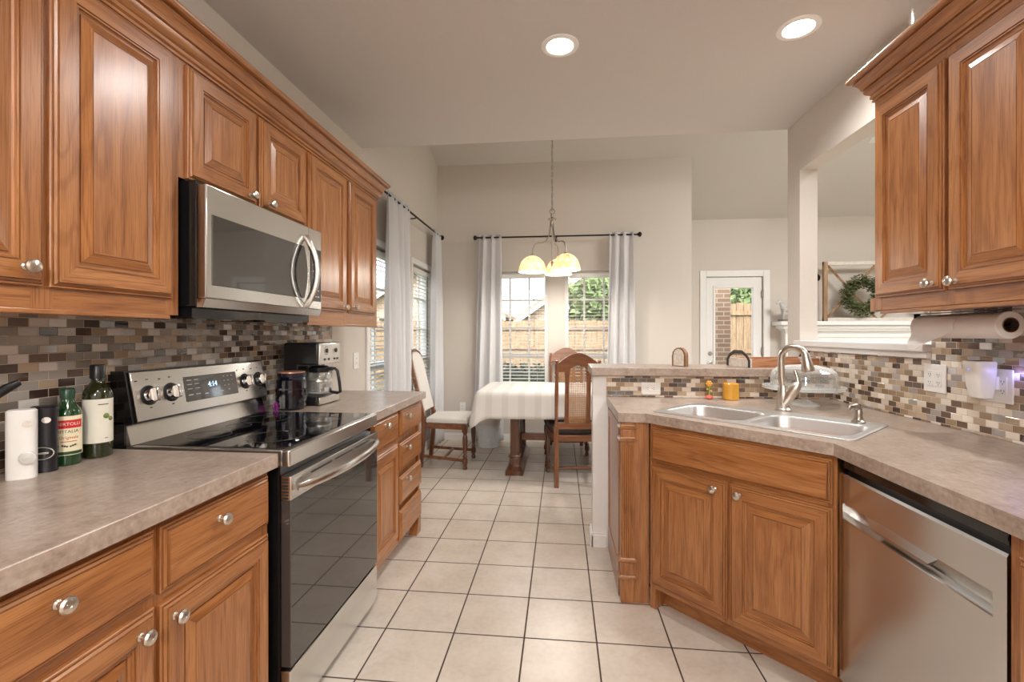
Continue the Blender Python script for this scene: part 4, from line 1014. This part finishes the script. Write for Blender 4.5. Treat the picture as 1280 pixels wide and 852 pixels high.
def chair(name, label, loc, rz, kind):
    t = thing(name, label, 'chair', loc, rz, 'high-backed dining chairs round the table')
    for s in (-1, 1):
        x = s*.225
        MB().lathe(TURN, (x, .22, 0), 14).box(x-.026, .194, .372, x+.026, .246, .452, 0, bev=.003).build('leg', [dark_leg_wood], t)
        m = MB(); xr = s*.185
        lean = .085 if kind == 'cane' else .16
        pts = [(xr, -.25, 0), (xr, -.225, .25), (xr, -.215, .45)]
        m.loft([rr(xr-w, xr+w, y-w, y+w, .004, z, 1) for y, z, w in ((-.245, 0, .020), (-.222, .22, .021), (-.212, .40, .021), (-.214, .52, .021))])
        def yb(z): return -.214-lean*(z-.50)/.65
        if kind == 'cane':
            m.loft([[(xr+r*math.cos(2*PI*k/12), yb(z)+r*math.sin(2*PI*k/12), z) for k in range(12)] for z, r in ((.515, .015), (.53, .021), (.55, .014), (.70, .016), (.86, .018), (.95, .015), (.97, .021), (.99, .015), (1.005, .021), (1.02, .017), (1.085, .019))])
            m.lathe([(.013, 0), (.010, .008), (.016, .022), (.012, .034), (0, .038)], (xr, yb(1.085), 1.08), 12)
        else:
            m.loft([rr(xr-.016, xr+.016, yb(z)-.018, yb(z)+.018, .004, z, 1) for z in (.50, .8, 1.07)])
            for k in range(8): m.sphere((xr+s*.012, yb(.62+k*.055), .62+k*.055), .014, 0, 8)
        m.build('leg' if False else 'rear_post', [chair_wood], t)
    m = MB()
    m.box(-.20, .20, .395, .20, .235, .448, 0, bev=.003); m.box(-.165, -.225, .395, .165, -.20, .448, 0, bev=.003)
    for s in (-1, 1): m.loft([[(s*.172, -.20, z), (s*.198, -.20, z), (s*.24, .20, z), (s*.21, .20, z)] for z in (.395, .448)])
    m.build('seat_frame', [chair_wood_h], t)
    m = MB()
    for s in (-1, 1): m.tube([(s*.190, -.226, .115), (s*.222, .215, .085)], .013, 8, flat=(1.2, .8))
    m.tube([(-.205, 0, .10), (0, 0, .10), (.205, 0, .10)], [.011, .016, .011], 8); m.build('stretcher', [chair_wood_h], t)
    m = MB()
    seat = lambda i, z: [(-.205+i, -.185+i, z), (.205-i, -.185+i, z), (.242-i, .245-i, z), (-.242+i, .245-i, z)]
    m.loft([seat(.008, .449), seat(0, .458), seat(0, .492), seat(.010, .504), seat(.05, .512), seat(.14, .516)])
    st = m.build('seat', [linen if kind == 'linen' else black_leather], t)
    o = st.modifiers.new('round', 'BEVEL'); o.width = .012; o.segments = 2; o.limit_method = 'ANGLE'
    if kind == 'cane':
        # crest rail, arched above and below
        m = MB(); n = 24; up, dn = [], []
        for k in range(n+1):
            x = -.185+.37*k/n; u = x/.185
            up.append((x, 1.092+.088*max(0, math.cos(min(1, abs(u)*1.06)*PI/2))**1.05))
            dn.append((x, 1.015+(.055*math.sqrt(max(0, 1-(x/.078)**2)) if abs(x) < .078 else 0)))
        f = []
        for dy in (-.012, .012):
            f.append([(x, yb(z)+dy, z) for x, z in dn]+[(x, yb(z)+dy, z) for x, z in reversed(up)])
        m.loft(f); m.build('crest_rail', [chair_wood_h], t)
        m = MB(); m.box(-.175, yb(.53)-.012, .505, .175, yb(.53)+.012, .565, 0, bev=.003); m.build('back_rail', [chair_wood_h], t)
        for s in (-1, 1):
            x = s*.095; m = MB(); m.loft([rr(x-.018-.006*a, x+.018+.006*a, yb(z)-.010, yb(z)+.010, .002, z, 1) for z, a in ((.555, 1), (.62, 0), (.95, 0), (1.03, 1))]); m.build('splat', [chair_wood], t)
        m = MB(); x0 = -.080
        k = 0
        while x0+k*.0125 < .081:
            x = x0+k*.0125; zt2 = 1.010+.055*math.sqrt(max(0, 1-(x/.085)**2))
            m.loft([[(x-.0022, yb(z)-.0015, z), (x+.0022, yb(z)-.0015, z), (x+.0022, yb(z)+.0015, z), (x-.0022, yb(z)+.0015, z)] for z in (.56, zt2)]); k += 1
        for j in range(38):
            z = .565+j*.0125; m.box(-.08, yb(z)-.0015, z-.0022, .08, yb(z)+.0015, z+.0022)
        m.build('cane_panel', [plain('cane_weave', srgb(176, 128, 84), .6, mott=.15)], t)
    else:
        m = MB(); W0 = .158
        def bl(dy, i, zt2):
            P = []
            for x, z in ((-W0+i, .56+i), (W0-i, .56+i), (W0-i, 1.06)): P.append((x, yb(z)+dy, z))
            for k in range(1, 12):
                a = PI*k/12; z = 1.06+(.10-i)*math.sin(a)**.8; P.append(((W0-i)*math.cos(a), yb(z)+dy, z))
            P.append((-W0+i, yb(1.06)+dy, 1.06)); return P
        m.loft([bl(-.028, .012, 0), bl(-.020, 0, 0), bl(.020, 0, 0), bl(.032, .012, 0)]); m.build('backrest', [linen], t)
        m = MB(); pts = [((.185)*math.cos(PI*k/16), yb(1.06+.115*math.sin(PI*k/16)**.8), 1.06+.115*math.sin(PI*k/16)**.8) for k in range(17)]
        m.tube(pts, .016, 8, flat=(.8, 1.3)); m.build('crest_rail', [chair_wood_h], t)
        m = MB()
        for s in (-1, 1): m.lathe([(.010, 0), (.018, .012), (.010, .028), (.016, .038), (0, .05)], (s*.19, yb(1.09), 1.075), 12)
        m.build('finial', [chair_wood], t)
    return t
chair('dining_chair', 'upholstered pale high-backed chair at the left end of table', (-1.17, 4.80, 0), -PI/2, 'linen')
chair('dining_chair', 'wooden cane-back chair with dark seat, back turned to the kitchen', (.118, 4.385, 0), math.radians(6), 'cane')
chair('dining_chair', 'wooden chair on the window side of the table, facing kitchen', (.06, 5.47, 0), PI, 'cane')

# bin by the back wall
t = thing('waste_bin', 'white lined bin on floor under the far left corner of table', 'bin', (-.865, 5.535, 0))
MB().lathe([(.11, 0), (.118, .004), (.145, .36), (.148, .362), (.142, .356), (.114, .012), (0, .01)], seg=28, cap=False, sy=.85).lathe([(0, 0), (.11, 0)], seg=28, cap=False, sy=.85).build('body', [plain('translucent_white_plastic', srgb(226, 230, 234), .35)], t)
m = MB(); random.seed(9); L = []
for r, z in ((.150, .30), (.153, .345), (.151, .372), (.140, .375), (.137, .33)): L.append([((r+random.uniform(-.002, .004))*math.cos(2*PI*k/28), (r+random.uniform(-.002, .004))*.85*math.sin(2*PI*k/28), z+random.uniform(-.006, .006)) for k in range(28)])
m.loft(L, True, False, False); m.build('liner', [white_plastic], t)

# curtains, rods
def curtain(label, axis, a, b, z0, z1, plane, folds, amp, seed, grp, flare=0.0, shift=0.0):
    """a,b: ends along the wall at the rod; flare widens the foot, shift moves it"""
    random.seed(seed); nu, nv = folds*16, 26; m = MB(); ph = random.uniform(0, 6); ph2 = random.uniform(0, 6); grid = []
    for j in range(nv+1):
        f = j/nv; z = z1+(z0-z1)*f; row = []
        for i in range(nu+1):
            u = i/nu; mid = (a+b)/2; half = (b-a)/2
            p = mid+shift*f+(2*u-1)*(half+flare*f)
            am = amp*(.55+.45*min(1, f*3))
            w = am*math.sin(2*PI*folds*u+ph+.9*math.sin(1.6*f+ph2)+.5*math.sin(5*u))+am*.30*math.sin(2*PI*folds*1.6*u+ph2+2*f)*(1-.5*f)
            if f < .02: w *= .6
            row.append((p, plane+w, z) if axis == 'x' else (plane+w, p, z))
        grid.append(row)
    m.loft(grid, False, False, False)
    o = m.build('curtain', curtain_m, ang=180); sd = o.modifiers.new('thickness', 'SOLIDIFY'); sd.thickness = .003; sd.offset = 0
    return tag(o, label, 'curtain', grp)
ZR = 2.545
def rod(label, axis, a, b, plane, z):
    t = thing('curtain_rod', label, 'curtain rod', ((a+b)/2, plane, z) if axis == 'x' else (plane, (a+b)/2, z), 0 if axis == 'x' else PI/2)
    h = (b-a)/2
    MB().tube([(-h, 0, 0), (h, 0, 0)], .0095, 12).build('rod', [iron], t)
    for s in (-1, 1): MB().lathe([(.011, 0), (.013, .01), (.020, .016), (.030, .032), (.028, .048), (.012, .058), (0, .06)], (s*h, 0, 0), 18, axis=(s, 0, 0)).build('finial', [iron], t)
    wall = .098
    sg = 1
    for s in (-1, 0, 1):
        x = s*(h-.05) if s else .0
        m = MB(); m.tube([(x, 0, -.012), (x, .03*sg, -.018), (x, wall*sg-.002, -.018)], .006, 8); m.box(x-.012, (wall-.006)*sg, -.05, x+.012, wall*sg-.001, .014); m.build('bracket', [iron], t)
rod('dark iron curtain rod across the back window', 'x', -1.03, .905, YB-.099, ZR)
rod('dark iron curtain rod along left wall beside the cabinets', 'y', 3.66, 5.66, XL+.099, ZR)
curtain('pale curtain at the left side of the back window', 'x', -1.01, -.735, .03, ZR+.03, YB-.099, 3, .034, 1, 'pale floor-length curtains', .055, -.03)
curtain('pale curtain at the right side of the back window', 'x', .585, .865, .03, ZR+.03, YB-.099, 3, .034, 2, 'pale floor-length curtains', .04, -.005)
curtain('pale curtain on the left wall next to the oak wall cabinet', 'y', 3.84, 4.42, .03, ZR+.03, XL+.099, 5, .040, 3, 'pale floor-length curtains', .05, .04)
curtain('pale curtain on the left wall near the back corner', 'y', 5.33, 5.60, .03, ZR+.03, XL+.099, 3, .034, 4, 'pale floor-length curtains', .06, 0)

# blinds
def blind(label, axis, a0, a1, z0, z1, plane, tilt, grp, out=1):
    m = MB(); w = .022; n = int((z1-z0-.06)/.0415)
    def P(p, t, z): return (p, plane+out*t, z) if axis == 'x' else (plane+out*t, p, z)
    for i in range(n):
        z = z0+.03+i*.0415; ca, sa = math.cos(tilt)*w, math.sin(tilt)*w
        for k in (0,):
            lo = [P(a0, -ca, z-sa), P(a0, ca, z+sa), P(a0, ca, z+sa+.0026), P(a0, -ca, z-sa+.0026)]
            hi = [P(a1, -ca, z-sa), P(a1, ca, z+sa), P(a1, ca, z+sa+.0026), P(a1, -ca, z-sa+.0026)]
            m.loft([lo, hi])
    t = tag(m.build('window_blind', blind_m), label, 'blind', grp)
    m = MB(); x0, x1 = P(a0, -.026, z1-.052), P(a1, .026, z1-.002); m.box(*x0, *x1, bev=.003); m.build('head_rail', white_plastic, t)
    m = MB(); x0, x1 = P(a0, -.022, z0), P(a1, .022, z0+.014); m.box(*x0, *x1, bev=.003); m.build('bottom_rail', white_plastic, t)
    m = MB()
    for f in (.14, .86):
        p = a0+(a1-a0)*f
        for s in (-1, 1): m.tube([P(p, s*.023, z0+.01), P(p, s*.023, z1-.04)], .0013, 5)
    m.build('ladder_cord', plain('blind_cord', srgb(196, 188, 176), .8), t)
    m = MB(); p = a0+(a1-a0)*.80; m.tube([P(p, -.03, z1-.05), P(p, -.032, z1-.75)], .0025, 6)
    for k in range(4): x = P(p, -.032, z1-.75-.05*k); m.sphere(x, .007, 0, 8); 
    m.tube([P(p, -.032, z1-.75), P(p, -.032, z1-.90)], .0015, 5); m.build('pull_cord', [plain('cord_dark', (.06, .045, .04, 1), .6)], t)
G_ = 'white slat blinds in the dining windows'
blind('white slat blind in the left pane of back window', 'x', WB[0][0]+.048, WB[0][1]-.048, .63, 2.10, YB+.022, math.radians(4), G_)
blind('white slat blind in back window by the right curtain', 'x', WB[1][0]+.048, WB[1][1]-.048, .63, 2.10, YB+.022, math.radians(4), G_)
blind('white slat blind in left wall window behind the near curtain', 'y', WL[0][0]+.048, WL[0][1]-.048, .63, 2.07, XL-.022, math.radians(10), G_, -1)
blind('white slat blind in left wall window by the upholstered chair', 'y', WL[1][0]+.048, WL[1][1]-.048, .63, 2.07, XL-.022, math.radians(10), G_, -1)

# chandelier
CHX, CHY = -.092, 4.85
zc_ = vault(CHY)
t = thing('chandelier', 'three-arm pewter chandelier with glowing alabaster shades over the table', 'chandelier', (CHX, CHY, 0))
MB().lathe([(0, 0), (.065, 0), (.06, -.02), (.02, -.035), (.008, -.05), (0, -.05)], (0, 0, zc_+.012), 24, cap=False).build('canopy', [nickel_dark], t)
m = MB(); z = zc_-.04; k = 0
while z > 2.635:
    c0 = z-.018; pts = []
    for q in range(12):
        a = 2*PI*q/12; u, v_ = .0085*math.cos(a), .022*math.sin(a)
        pts.append((u, 0, c0+v_) if k % 2 == 0 else (0, u, c0+v_))
    m.tube(pts, .0025, 6, closed=True); z -= .036; k += 1
m.tube([(.005*math.sin(q*.8), .005*math.cos(q*.8), zc_-.04-(zc_-2.66)*q/60) for q in range(61)], .0018, 5)
m.build('chain', [nickel_dark], t)
m = MB(); m.tube([(.026*math.cos(2*PI*q/24), 0, 2.612+.026*math.sin(2*PI*q/24)) for q in range(24)], .004, 8, closed=True)
m.lathe([(0, 2.59), (.012, 2.588), (.016, 2.57), (.010, 2.552), (.020, 2.542), (.044, 2.535), (.046, 2.528), (.020, 2.515), (.018, 2.48), (.010, 2.45), (0, 2.448)], seg=20, cap=False)
m.lathe([(.004, 2.46), (.005, 2.10), (.013, 2.09), (.016, 2.075), (.008, 2.06), (.010, 2.05), (0, 2.035)], seg=14); m.build('hub', [nickel_dark], t)
alab = NT('alabaster_glass'); nz = alab.noise(alab.coord(), 22, 5, .6, 1.5)
cc = alab.ramp(nz, [(.38, srgb(232, 194, 136)), (.52, srgb(252, 236, 204)), (.64, srgb(255, 246, 228))]); alab.l(cc, alab.p.inputs['Base Color']); alab.l(cc, alab.p.inputs['Emission Color']); alab.p.inputs['Emission Strength'].default_value = 0.6; alab.set(Roughness=.3)
tl = alab.n('ShaderNodeBsdfTranslucent'); alab.l(cc, tl.inputs[0]); mx = alab.n('ShaderNodeMixShader'); mx.inputs[0].default_value = .3; alab.l(alab.p.outputs[0], mx.inputs[1]); alab.l(tl.outputs[0], mx.inputs[2]); alab.l(mx.outputs[0], alab.out.inputs[0]); alab = alab.m
for adeg, rad in ((190, .205), (-45, .20), (72, .20)):
    a = math.radians(adeg); D = Vector((math.cos(a), math.sin(a), 0)); ce = D*rad
    path = [(.014, 2.53), (.020, 2.44), (.034, 2.36), (.062, 2.305), (.100, 2.285), (.145, 2.285), (.180, 2.265), (rad-.004, 2.22), (rad, 2.165)]
    m = MB(); m.tube([D*r+Vector((0, 0, z)) for r, z in path], .0065, 8)
    m.lathe([(.010, .0), (.022, -.006), (.026, -.022), (.018, -.03), (0, -.03)], (ce.x, ce.y, 2.168), 14, cap=False); ar = m.build('arm', [nickel_dark], t)
    m = MB(); sh = [(.020, 2.152), (.045, 2.145), (.085, 2.122), (.118, 2.082), (.136, 2.030), (.146, 1.985)]
    m.lathe(sh+[(.143, 1.984), (.132, 2.030), (.114, 2.080), (.082, 2.118), (.044, 2.140), (.018, 2.147)], (ce.x, ce.y, 0), 32, cap=False); m.build('lamp_shade', [alab], ar)
    m = MB(); m.sphere((ce.x, ce.y, 2.07), .030, 0, 14, 1.25); m.build('bulb', [emis('warm_bulb', (1, .90, .70, 1), 6.0)], ar)
    light('chandelier_lamp', 'POINT', (ce.x, ce.y, 2.02), BULB_W*4, (1, .95, .87), .04, parent=t)
# low white shelf-like vent and cord by the back wall are folded into the skirting

# ------------------------------------------------------------------ living room beyond
MY = 6.86
t = thing('fireplace_mantel', 'white panelled fireplace mantel in the living room', 'mantel', (4.34, YF, 0))
m = MB(); m.box(-1.30, -.30, 1.47, 1.30, -.002, 1.525, 0, bev=.008); m.box(-1.25, -.25, 1.42, 1.25, -.002, 1.47, 0, bev=.012); m.box(-1.21, -.22, 1.395, 1.21, -.002, 1.42); m.build('shelf', [white_paint], t)
m = MB(); m.box(-1.18, -.16, 1.10, 1.18, -.002, 1.395); m.box(-1.14, -.175, 1.16, 1.14, -.16, 1.20, 0, bev=.004); m.box(-1.14, -.175, 1.30, 1.14, -.16, 1.34, 0, bev=.004); m.build('frieze', [white_paint], t)
for s in (-1, 1):
    m = MB(); m.box(s*1.18, -.19, 0, s*.94, -.002, 1.10); m.box(s*1.13, -.20, .14, s*.99, -.19, 1.04, 0, bev=.006); m.box(s*1.20, -.21, 0, s*.92, -.002, .13, 0, bev=.006); m.build('pilaster', [white_paint], t)
MB().box(-.94, -.03, 0, .94, -.002, 1.10).build('firebox_surround', [plain('dark_slate', srgb(70, 66, 62), .6)], t)
t = thing('window_frame_decor', 'weathered window-frame wall decor with crossed bars on mantel', 'wall decor', (4.36, 6.955, 1.526))
m = MB(); WD, HD = .72, .83
m.bm.free(); wbar = plain('whitewashed_bar', srgb(214, 206, 196), .7)
for x0, x1 in ((-WD, -WD+.055), (WD-.055, WD)): MB().box(x0, -.02, 0, x1, .02, HD, 0, bev=.003).build('upright', [pine_grey], t)
for z0 in (0, HD-.05): MB().box(-WD, -.018, z0, WD, .018, z0+.05, 0, bev=.003).build('rail', [wbar], t)
for s in (-1, 1):
    m = MB()
    for x0, z0, x1, z1 in ((s*(WD-.05), .04, s*.03, HD-.04), (s*(WD-.05), HD-.04, s*.03, .04)):
        m.tube([(x0, -.004, z0), (x1, -.004, z1)], .018, 4)
    m.build('cross_bar', [pine_grey], t)
leafm = plain('boxwood_leaf', srgb(92, 98, 60), .6, mott=.45, mscale=14)
t = thing('wreath', 'round green boxwood wreath hanging on the window-frame decor', 'wreath', (4.12, 6.90, 1.875))
m = MB(); m.tube([(.20*math.cos(2*PI*k/36), 0, .20*math.sin(2*PI*k/36)) for k in range(36)], .022, 8, closed=True); m.build('ring', [plain('twig', srgb(84, 66, 46), .8)], t)
m = MB(); random.seed(11)
for k in range(2100):
    a = random.uniform(0, 2*PI); b = random.uniform(0, 2*PI); r = random.uniform(.02, .10)
    c_ = Vector(((.20+r*math.cos(b))*math.cos(a), -abs(r*math.sin(b))*.8+.015, (.20+r*math.cos(b))*math.sin(a)))
    d1 = Vector((random.uniform(-1, 1), random.uniform(-1, 1), random.uniform(-1, 1))).normalized(); d2 = d1.orthogonal().normalized()
    l, w = random.uniform(.018, .034), random.uniform(.008, .014)
    m.quad(c_-d1*l, c_+d2*w, c_+d1*l, c_-d2*w)
m.build('leaves', [leafm], t)
# horse figurine at the left end of the mantel
t = thing('horse_figurine', 'grey horse figurine at the left end of the white mantel', 'figurine', (3.17, 6.96, 1.526), math.radians(200))
pew = plain('pewter_grey', srgb(196, 194, 194), .4, .2)
m = MB(); m.box(-.12, -.05, 0, .12, .05, .03, 0, bev=.004); m.build('base', [plain('grey_block', srgb(120, 112, 106), .6)], t)
m = MB()
m.tube([(-.085, 0, .17), (-.03, 0, .175), (.04, 0, .17), (.08, 0, .19)], [.035, .040, .038, .036], 12)
m.tube([(.07, 0, .185), (.10, 0, .235), (.115, 0, .275), (.13, 0, .285)], [.033, .026, .022, .018], 10); m.tube([(.118, 0, .285), (.15, 0, .265), (.175, 0, .245)], [.022, .018, .012], 10)
for x, y, bx_ in ((.07, .018, .01), (.065, -.018, -.015), (-.08, .018, -.012), (-.085, -.018, .012)): m.tube([(x, y, .16), (x+bx_*.3, y, .10), (x+bx_, y, .06), (x+bx_, y, .03)], [.020, .013, .009, .011], 8)
for s in (-1, 1): m.lathe([(.006, 0), (.004, .015), (0, .025)], (.118, s*.010, .297), 8)
m.build('body', [pew], t)
m = MB(); m.tube([(-.10, 0, .18), (-.135, 0, .15), (-.14, 0, .09)], [.010, .014, .005], 8); m.tube([(.06, 0, .225), (.085, 0, .262), (.108, 0, .30)], [.008, .012, .008], 8, flat=(1, .5)); m.build('mane', [plain('dark_pewter', srgb(96, 94, 98), .5)], t)
# wall hook and hanging item seen past the column
t = thing('wall_hook', 'round black wall knob seen beside the column edge', 'hook', (3.61, YF-.0005, 2.15))
MB().lathe([(.05, 0), (.05, .01), (.02, .018), (.02, .05), (.05, .065), (.055, .085), (.03, .10), (0, .102)], seg=20, axis=(0, -1, 0)).build('knob', [iron], t)
t = thing('wall_hook', 'small bronze wall knob below the round black knob', 'hook', (3.60, YF-.0005, 1.83))
MB().lathe([(.035, 0), (.035, .01), (.015, .016), (.015, .04), (.035, .05), (.03, .07), (0, .075)], seg=20, axis=(0, -1, 0)).build('knob', [plain('bronze', srgb(122, 100, 84), .5, .5)], t)
# ceiling fan of the living room, only a blade tip shows
t = thing('ceiling_fan', 'white ceiling fan in the living room, blade tip showing above opening', 'fan', (4.0, 5.3, 0))
zf = vault(5.3)
MB().lathe([(.07, zf+.02), (.07, zf-.04), (.015, zf-.06), (.015, zf-.13), (.10, zf-.15), (.12, zf-.21), (.11, zf-.29), (.05, zf-.32), (0, zf-.33)], seg=24).build('motor', [iron], t)
for k in range(5):
    a = k*2*PI/5+2.92; D = Vector((math.cos(a), math.sin(a), 0)); Sd = Vector((-D.y, D.x, 0)); zb = zf-.24
    m = MB(); L = []
    for r, w in ((.10, .02), (.20, .025), (.24, .06), (.45, .07), (.64, .07), (.68, .045)):
        L.append([D*r-Sd*w+Vector((0, 0, zb-.008)), D*r+Sd*w+Vector((0, 0, zb+.008)), D*r+Sd*w+Vector((0, 0, zb+.014)), D*r-Sd*w+Vector((0, 0, zb-.002))])
    m.loft(L); m.build('blade', [white_paint], t)

# ------------------------------------------------------------------ outside
lawn = plain('lawn_grass', srgb(70, 92, 44), .95, mott=.4, mscale=3)
patio = plain('patio_concrete', srgb(150, 142, 132), .9, mott=.1, mscale=2)
m = MB(); m.box(-30, 7.30, -.30, 30, 40, -.20); m.box(-30, -8, -.30, -1.75, 7.30, -.20); m.box(6.7, -8, -.30, 30, 7.30, -.20); o = struct('ground_lawn', m, lawn)
struct('floor_patio', MB().box(-2.5, 6.0, -.20, 6.6, 10.2, -.09), patio)
def board_fence(label, axis, a0, a1, pos, zt):
    m = MB(); p = a0; random.seed(int(a0*7))
    while p < a1:
        d = random.uniform(-.008, .008); h = zt+random.uniform(-.015, .015)
        if axis == 'x': m.box(p, pos+d, -.2, p+.138, pos+d+.02, h)
        else: m.box(pos+d, p, -.2, pos+d+.02, p+.138, h)
        p += .145
    t = tag(m.build('board_fence', fence_wood), label, 'fence')
    for z in (.2, .95, zt-.25):
        m = MB()
        if axis == 'x': m.box(a0, pos-.04, z, a1, pos-.009, z+.09)
        else: m.box(pos+.03, a0, z, pos+.06, a1, z+.09)
        m.build('rail', [fence_wood], t)
board_fence('tan board fence across the yard seen through back window', 'x', -6.3, 9, 12.6, 1.72)
board_fence('tall board fence panel right of the brick porch column', 'x', 2.95, 6.5, 10.3, 2.0)
board_fence('tan board fence beyond the left wall window', 'y', -3, 12.4, -6.55, 1.95)
brick = NT('tan_brick'); bt = brick.n('ShaderNodeTexBrick'); bt.inputs['Color1'].default_value = srgb(160, 128, 106); bt.inputs['Color2'].default_value = srgb(176, 146, 122); bt.inputs['Mortar'].default_value = srgb(206, 198, 188)
bt.inputs['Scale'].default_value = 1.0; bt.inputs['Brick Width'].default_value = .22; bt.inputs['Row Height'].default_value = .075; bt.inputs['Mortar Size'].default_value = .008
sp = brick.n('ShaderNodeSeparateXYZ'); brick.l(brick.coord(), sp.inputs[0]); cb = brick.n('ShaderNodeCombineXYZ'); brick.l(brick.math('ADD', sp.outputs[0], sp.outputs[1]), cb.inputs[0]); brick.l(sp.outputs[2], cb.inputs[1]); brick.l(cb.outputs[0], bt.inputs['Vector']); brick.l(bt.outputs[0], brick.p.inputs['Base Color']); brick.set(Roughness=.9); brick = brick.m
t = thing('brick_column', 'tan brick porch column outside the glazed door', 'column', (2.64, 8.3, 0))
m = MB(); m.box(-.17, -.17, -.09, .17, .17, 2.75); m.build('shaft', [brick], t)
m = MB(); m.box(-.21, -.21, 2.75, .21, .21, 2.9); m.build('cap', [white_paint], t)
roofm = plain('roof_shingle', srgb(150, 130, 112), .9, mott=.2, mscale=8)
def house(label, x, y, w, d, h, ridge, rz=0):
    t = thing('neighbour_house', label, 'house', (x, y, -.2), rz)
    m = MB(); m.box(-w/2, 0, 0, w/2, d, h); m.loft([[(-w/2, 0, h), (w/2, 0, h), (0, 0, h+ridge)], [(-w/2, d, h), (w/2, d, h), (0, d, h+ridge)]]); m.build('wall', [brick], t)
    m = MB(); o_ = .45
    for s in (-1, 1):
        k = ridge/(w/2)
        A = [(0, h+ridge+.02), (s*(w/2+o_), h-o_*k+.02), (s*(w/2+o_), h-o_*k+.16), (0, h+ridge+.16)]
        m.loft([[(x_, -o_, z_) for x_, z_ in A], [(x_, d+o_, z_) for x_, z_ in A]])
    m.build('roof', [roofm], t)
    m = MB(); m.box(-w/2+.8, -.03, 1.2, -w/2+1.8, .0, 2.2); m.build('window', [dark_glass], t)
    m = MB()
    for s in (-1, 1):
        k = ridge/(w/2); m.loft([[(0, yy, h+ridge-.12), (s*(w/2+o_), yy, h-o_*k-.12), (s*(w/2+o_), yy, h-o_*k+.04), (0, yy, h+ridge+.04)] for yy in (-o_-.03, -o_)])
    m.build('fascia', [white_paint], t)
house('tan brick house with gable roof right of back window view', 1.3, 17.5, 5.0, 7, 2.35, 1.75)
house('tan brick house with gable roof left of back window view', -5.4, 18.5, 5.6, 7, 2.5, 1.9)
def tree(label, x, y, zc, r, seed, n=2600):
    random.seed(seed); t = thing('garden_tree', label, 'tree', (x, y, -.2))
    m = MB(); m.tube([(0, 0, 0), (.05, 0, zc*.5), (0, .05, zc)], [.12, .10, .06], 10)
    for k in range(5): a = k*1.3; m.tube([(0, 0, zc*.55), (r*.5*math.cos(a), r*.5*math.sin(a), zc+.1*k)], [.05, .02], 6)
    m.build('trunk', [plain('bark', srgb(92, 76, 60), .9)], t)
    m = MB()
    for k in range(n):
        v = Vector((random.gauss(0, 1), random.gauss(0, 1), random.gauss(0, 1))).normalized()*r*random.uniform(.45, 1.0)**.6*(1+.12*math.sin(5*random.random()))
        c_ = Vector((v.x, v.y, zc+.2+v.z*.8)); d1 = Vector((random.uniform(-1, 1), random.uniform(-1, 1), random.uniform(-1, 1))).normalized(); d2 = d1.orthogonal().normalized()
        l = random.uniform(.08, .16); m.quad(c_-d1*l, c_+d2*l*.55, c_+d1*l, c_-d2*l*.55)
    m.build('foliage', [plain('tree_leaf', srgb(98, 116, 70), .8, mott=.35, mscale=3)], t)
tree('leafy green tree over the fence in right back window', 1.3, 13.9, 2.1, 1.25, 1)
tree('leafy green tree beyond the fence through the glazed door', 5.2, 14.5, 2.2, 1.2, 2)
# patio grill / dark hedge low in the left pane
m = MB(); random.seed(4)
m.box(-2.6, 11.2, -.2, 2.6, 11.9, .45)
for k in range(2600):
    c_ = Vector((random.uniform(-2.7, 2.7), random.uniform(11.1, 12.0), random.uniform(-.15, .60))); d1 = Vector((random.uniform(-1, 1), random.uniform(-1, 1), random.uniform(-1, 1))).normalized(); d2 = d1.orthogonal().normalized()
    m.quad(c_-d1*.07, c_+d2*.04, c_+d1*.07, c_-d2*.04)
tag(m.build('hedge', plain('hedge_leaf', srgb(36, 42, 30), .8, mott=.4, mscale=5)), 'low dark hedge in front of the board fence', 'hedge')
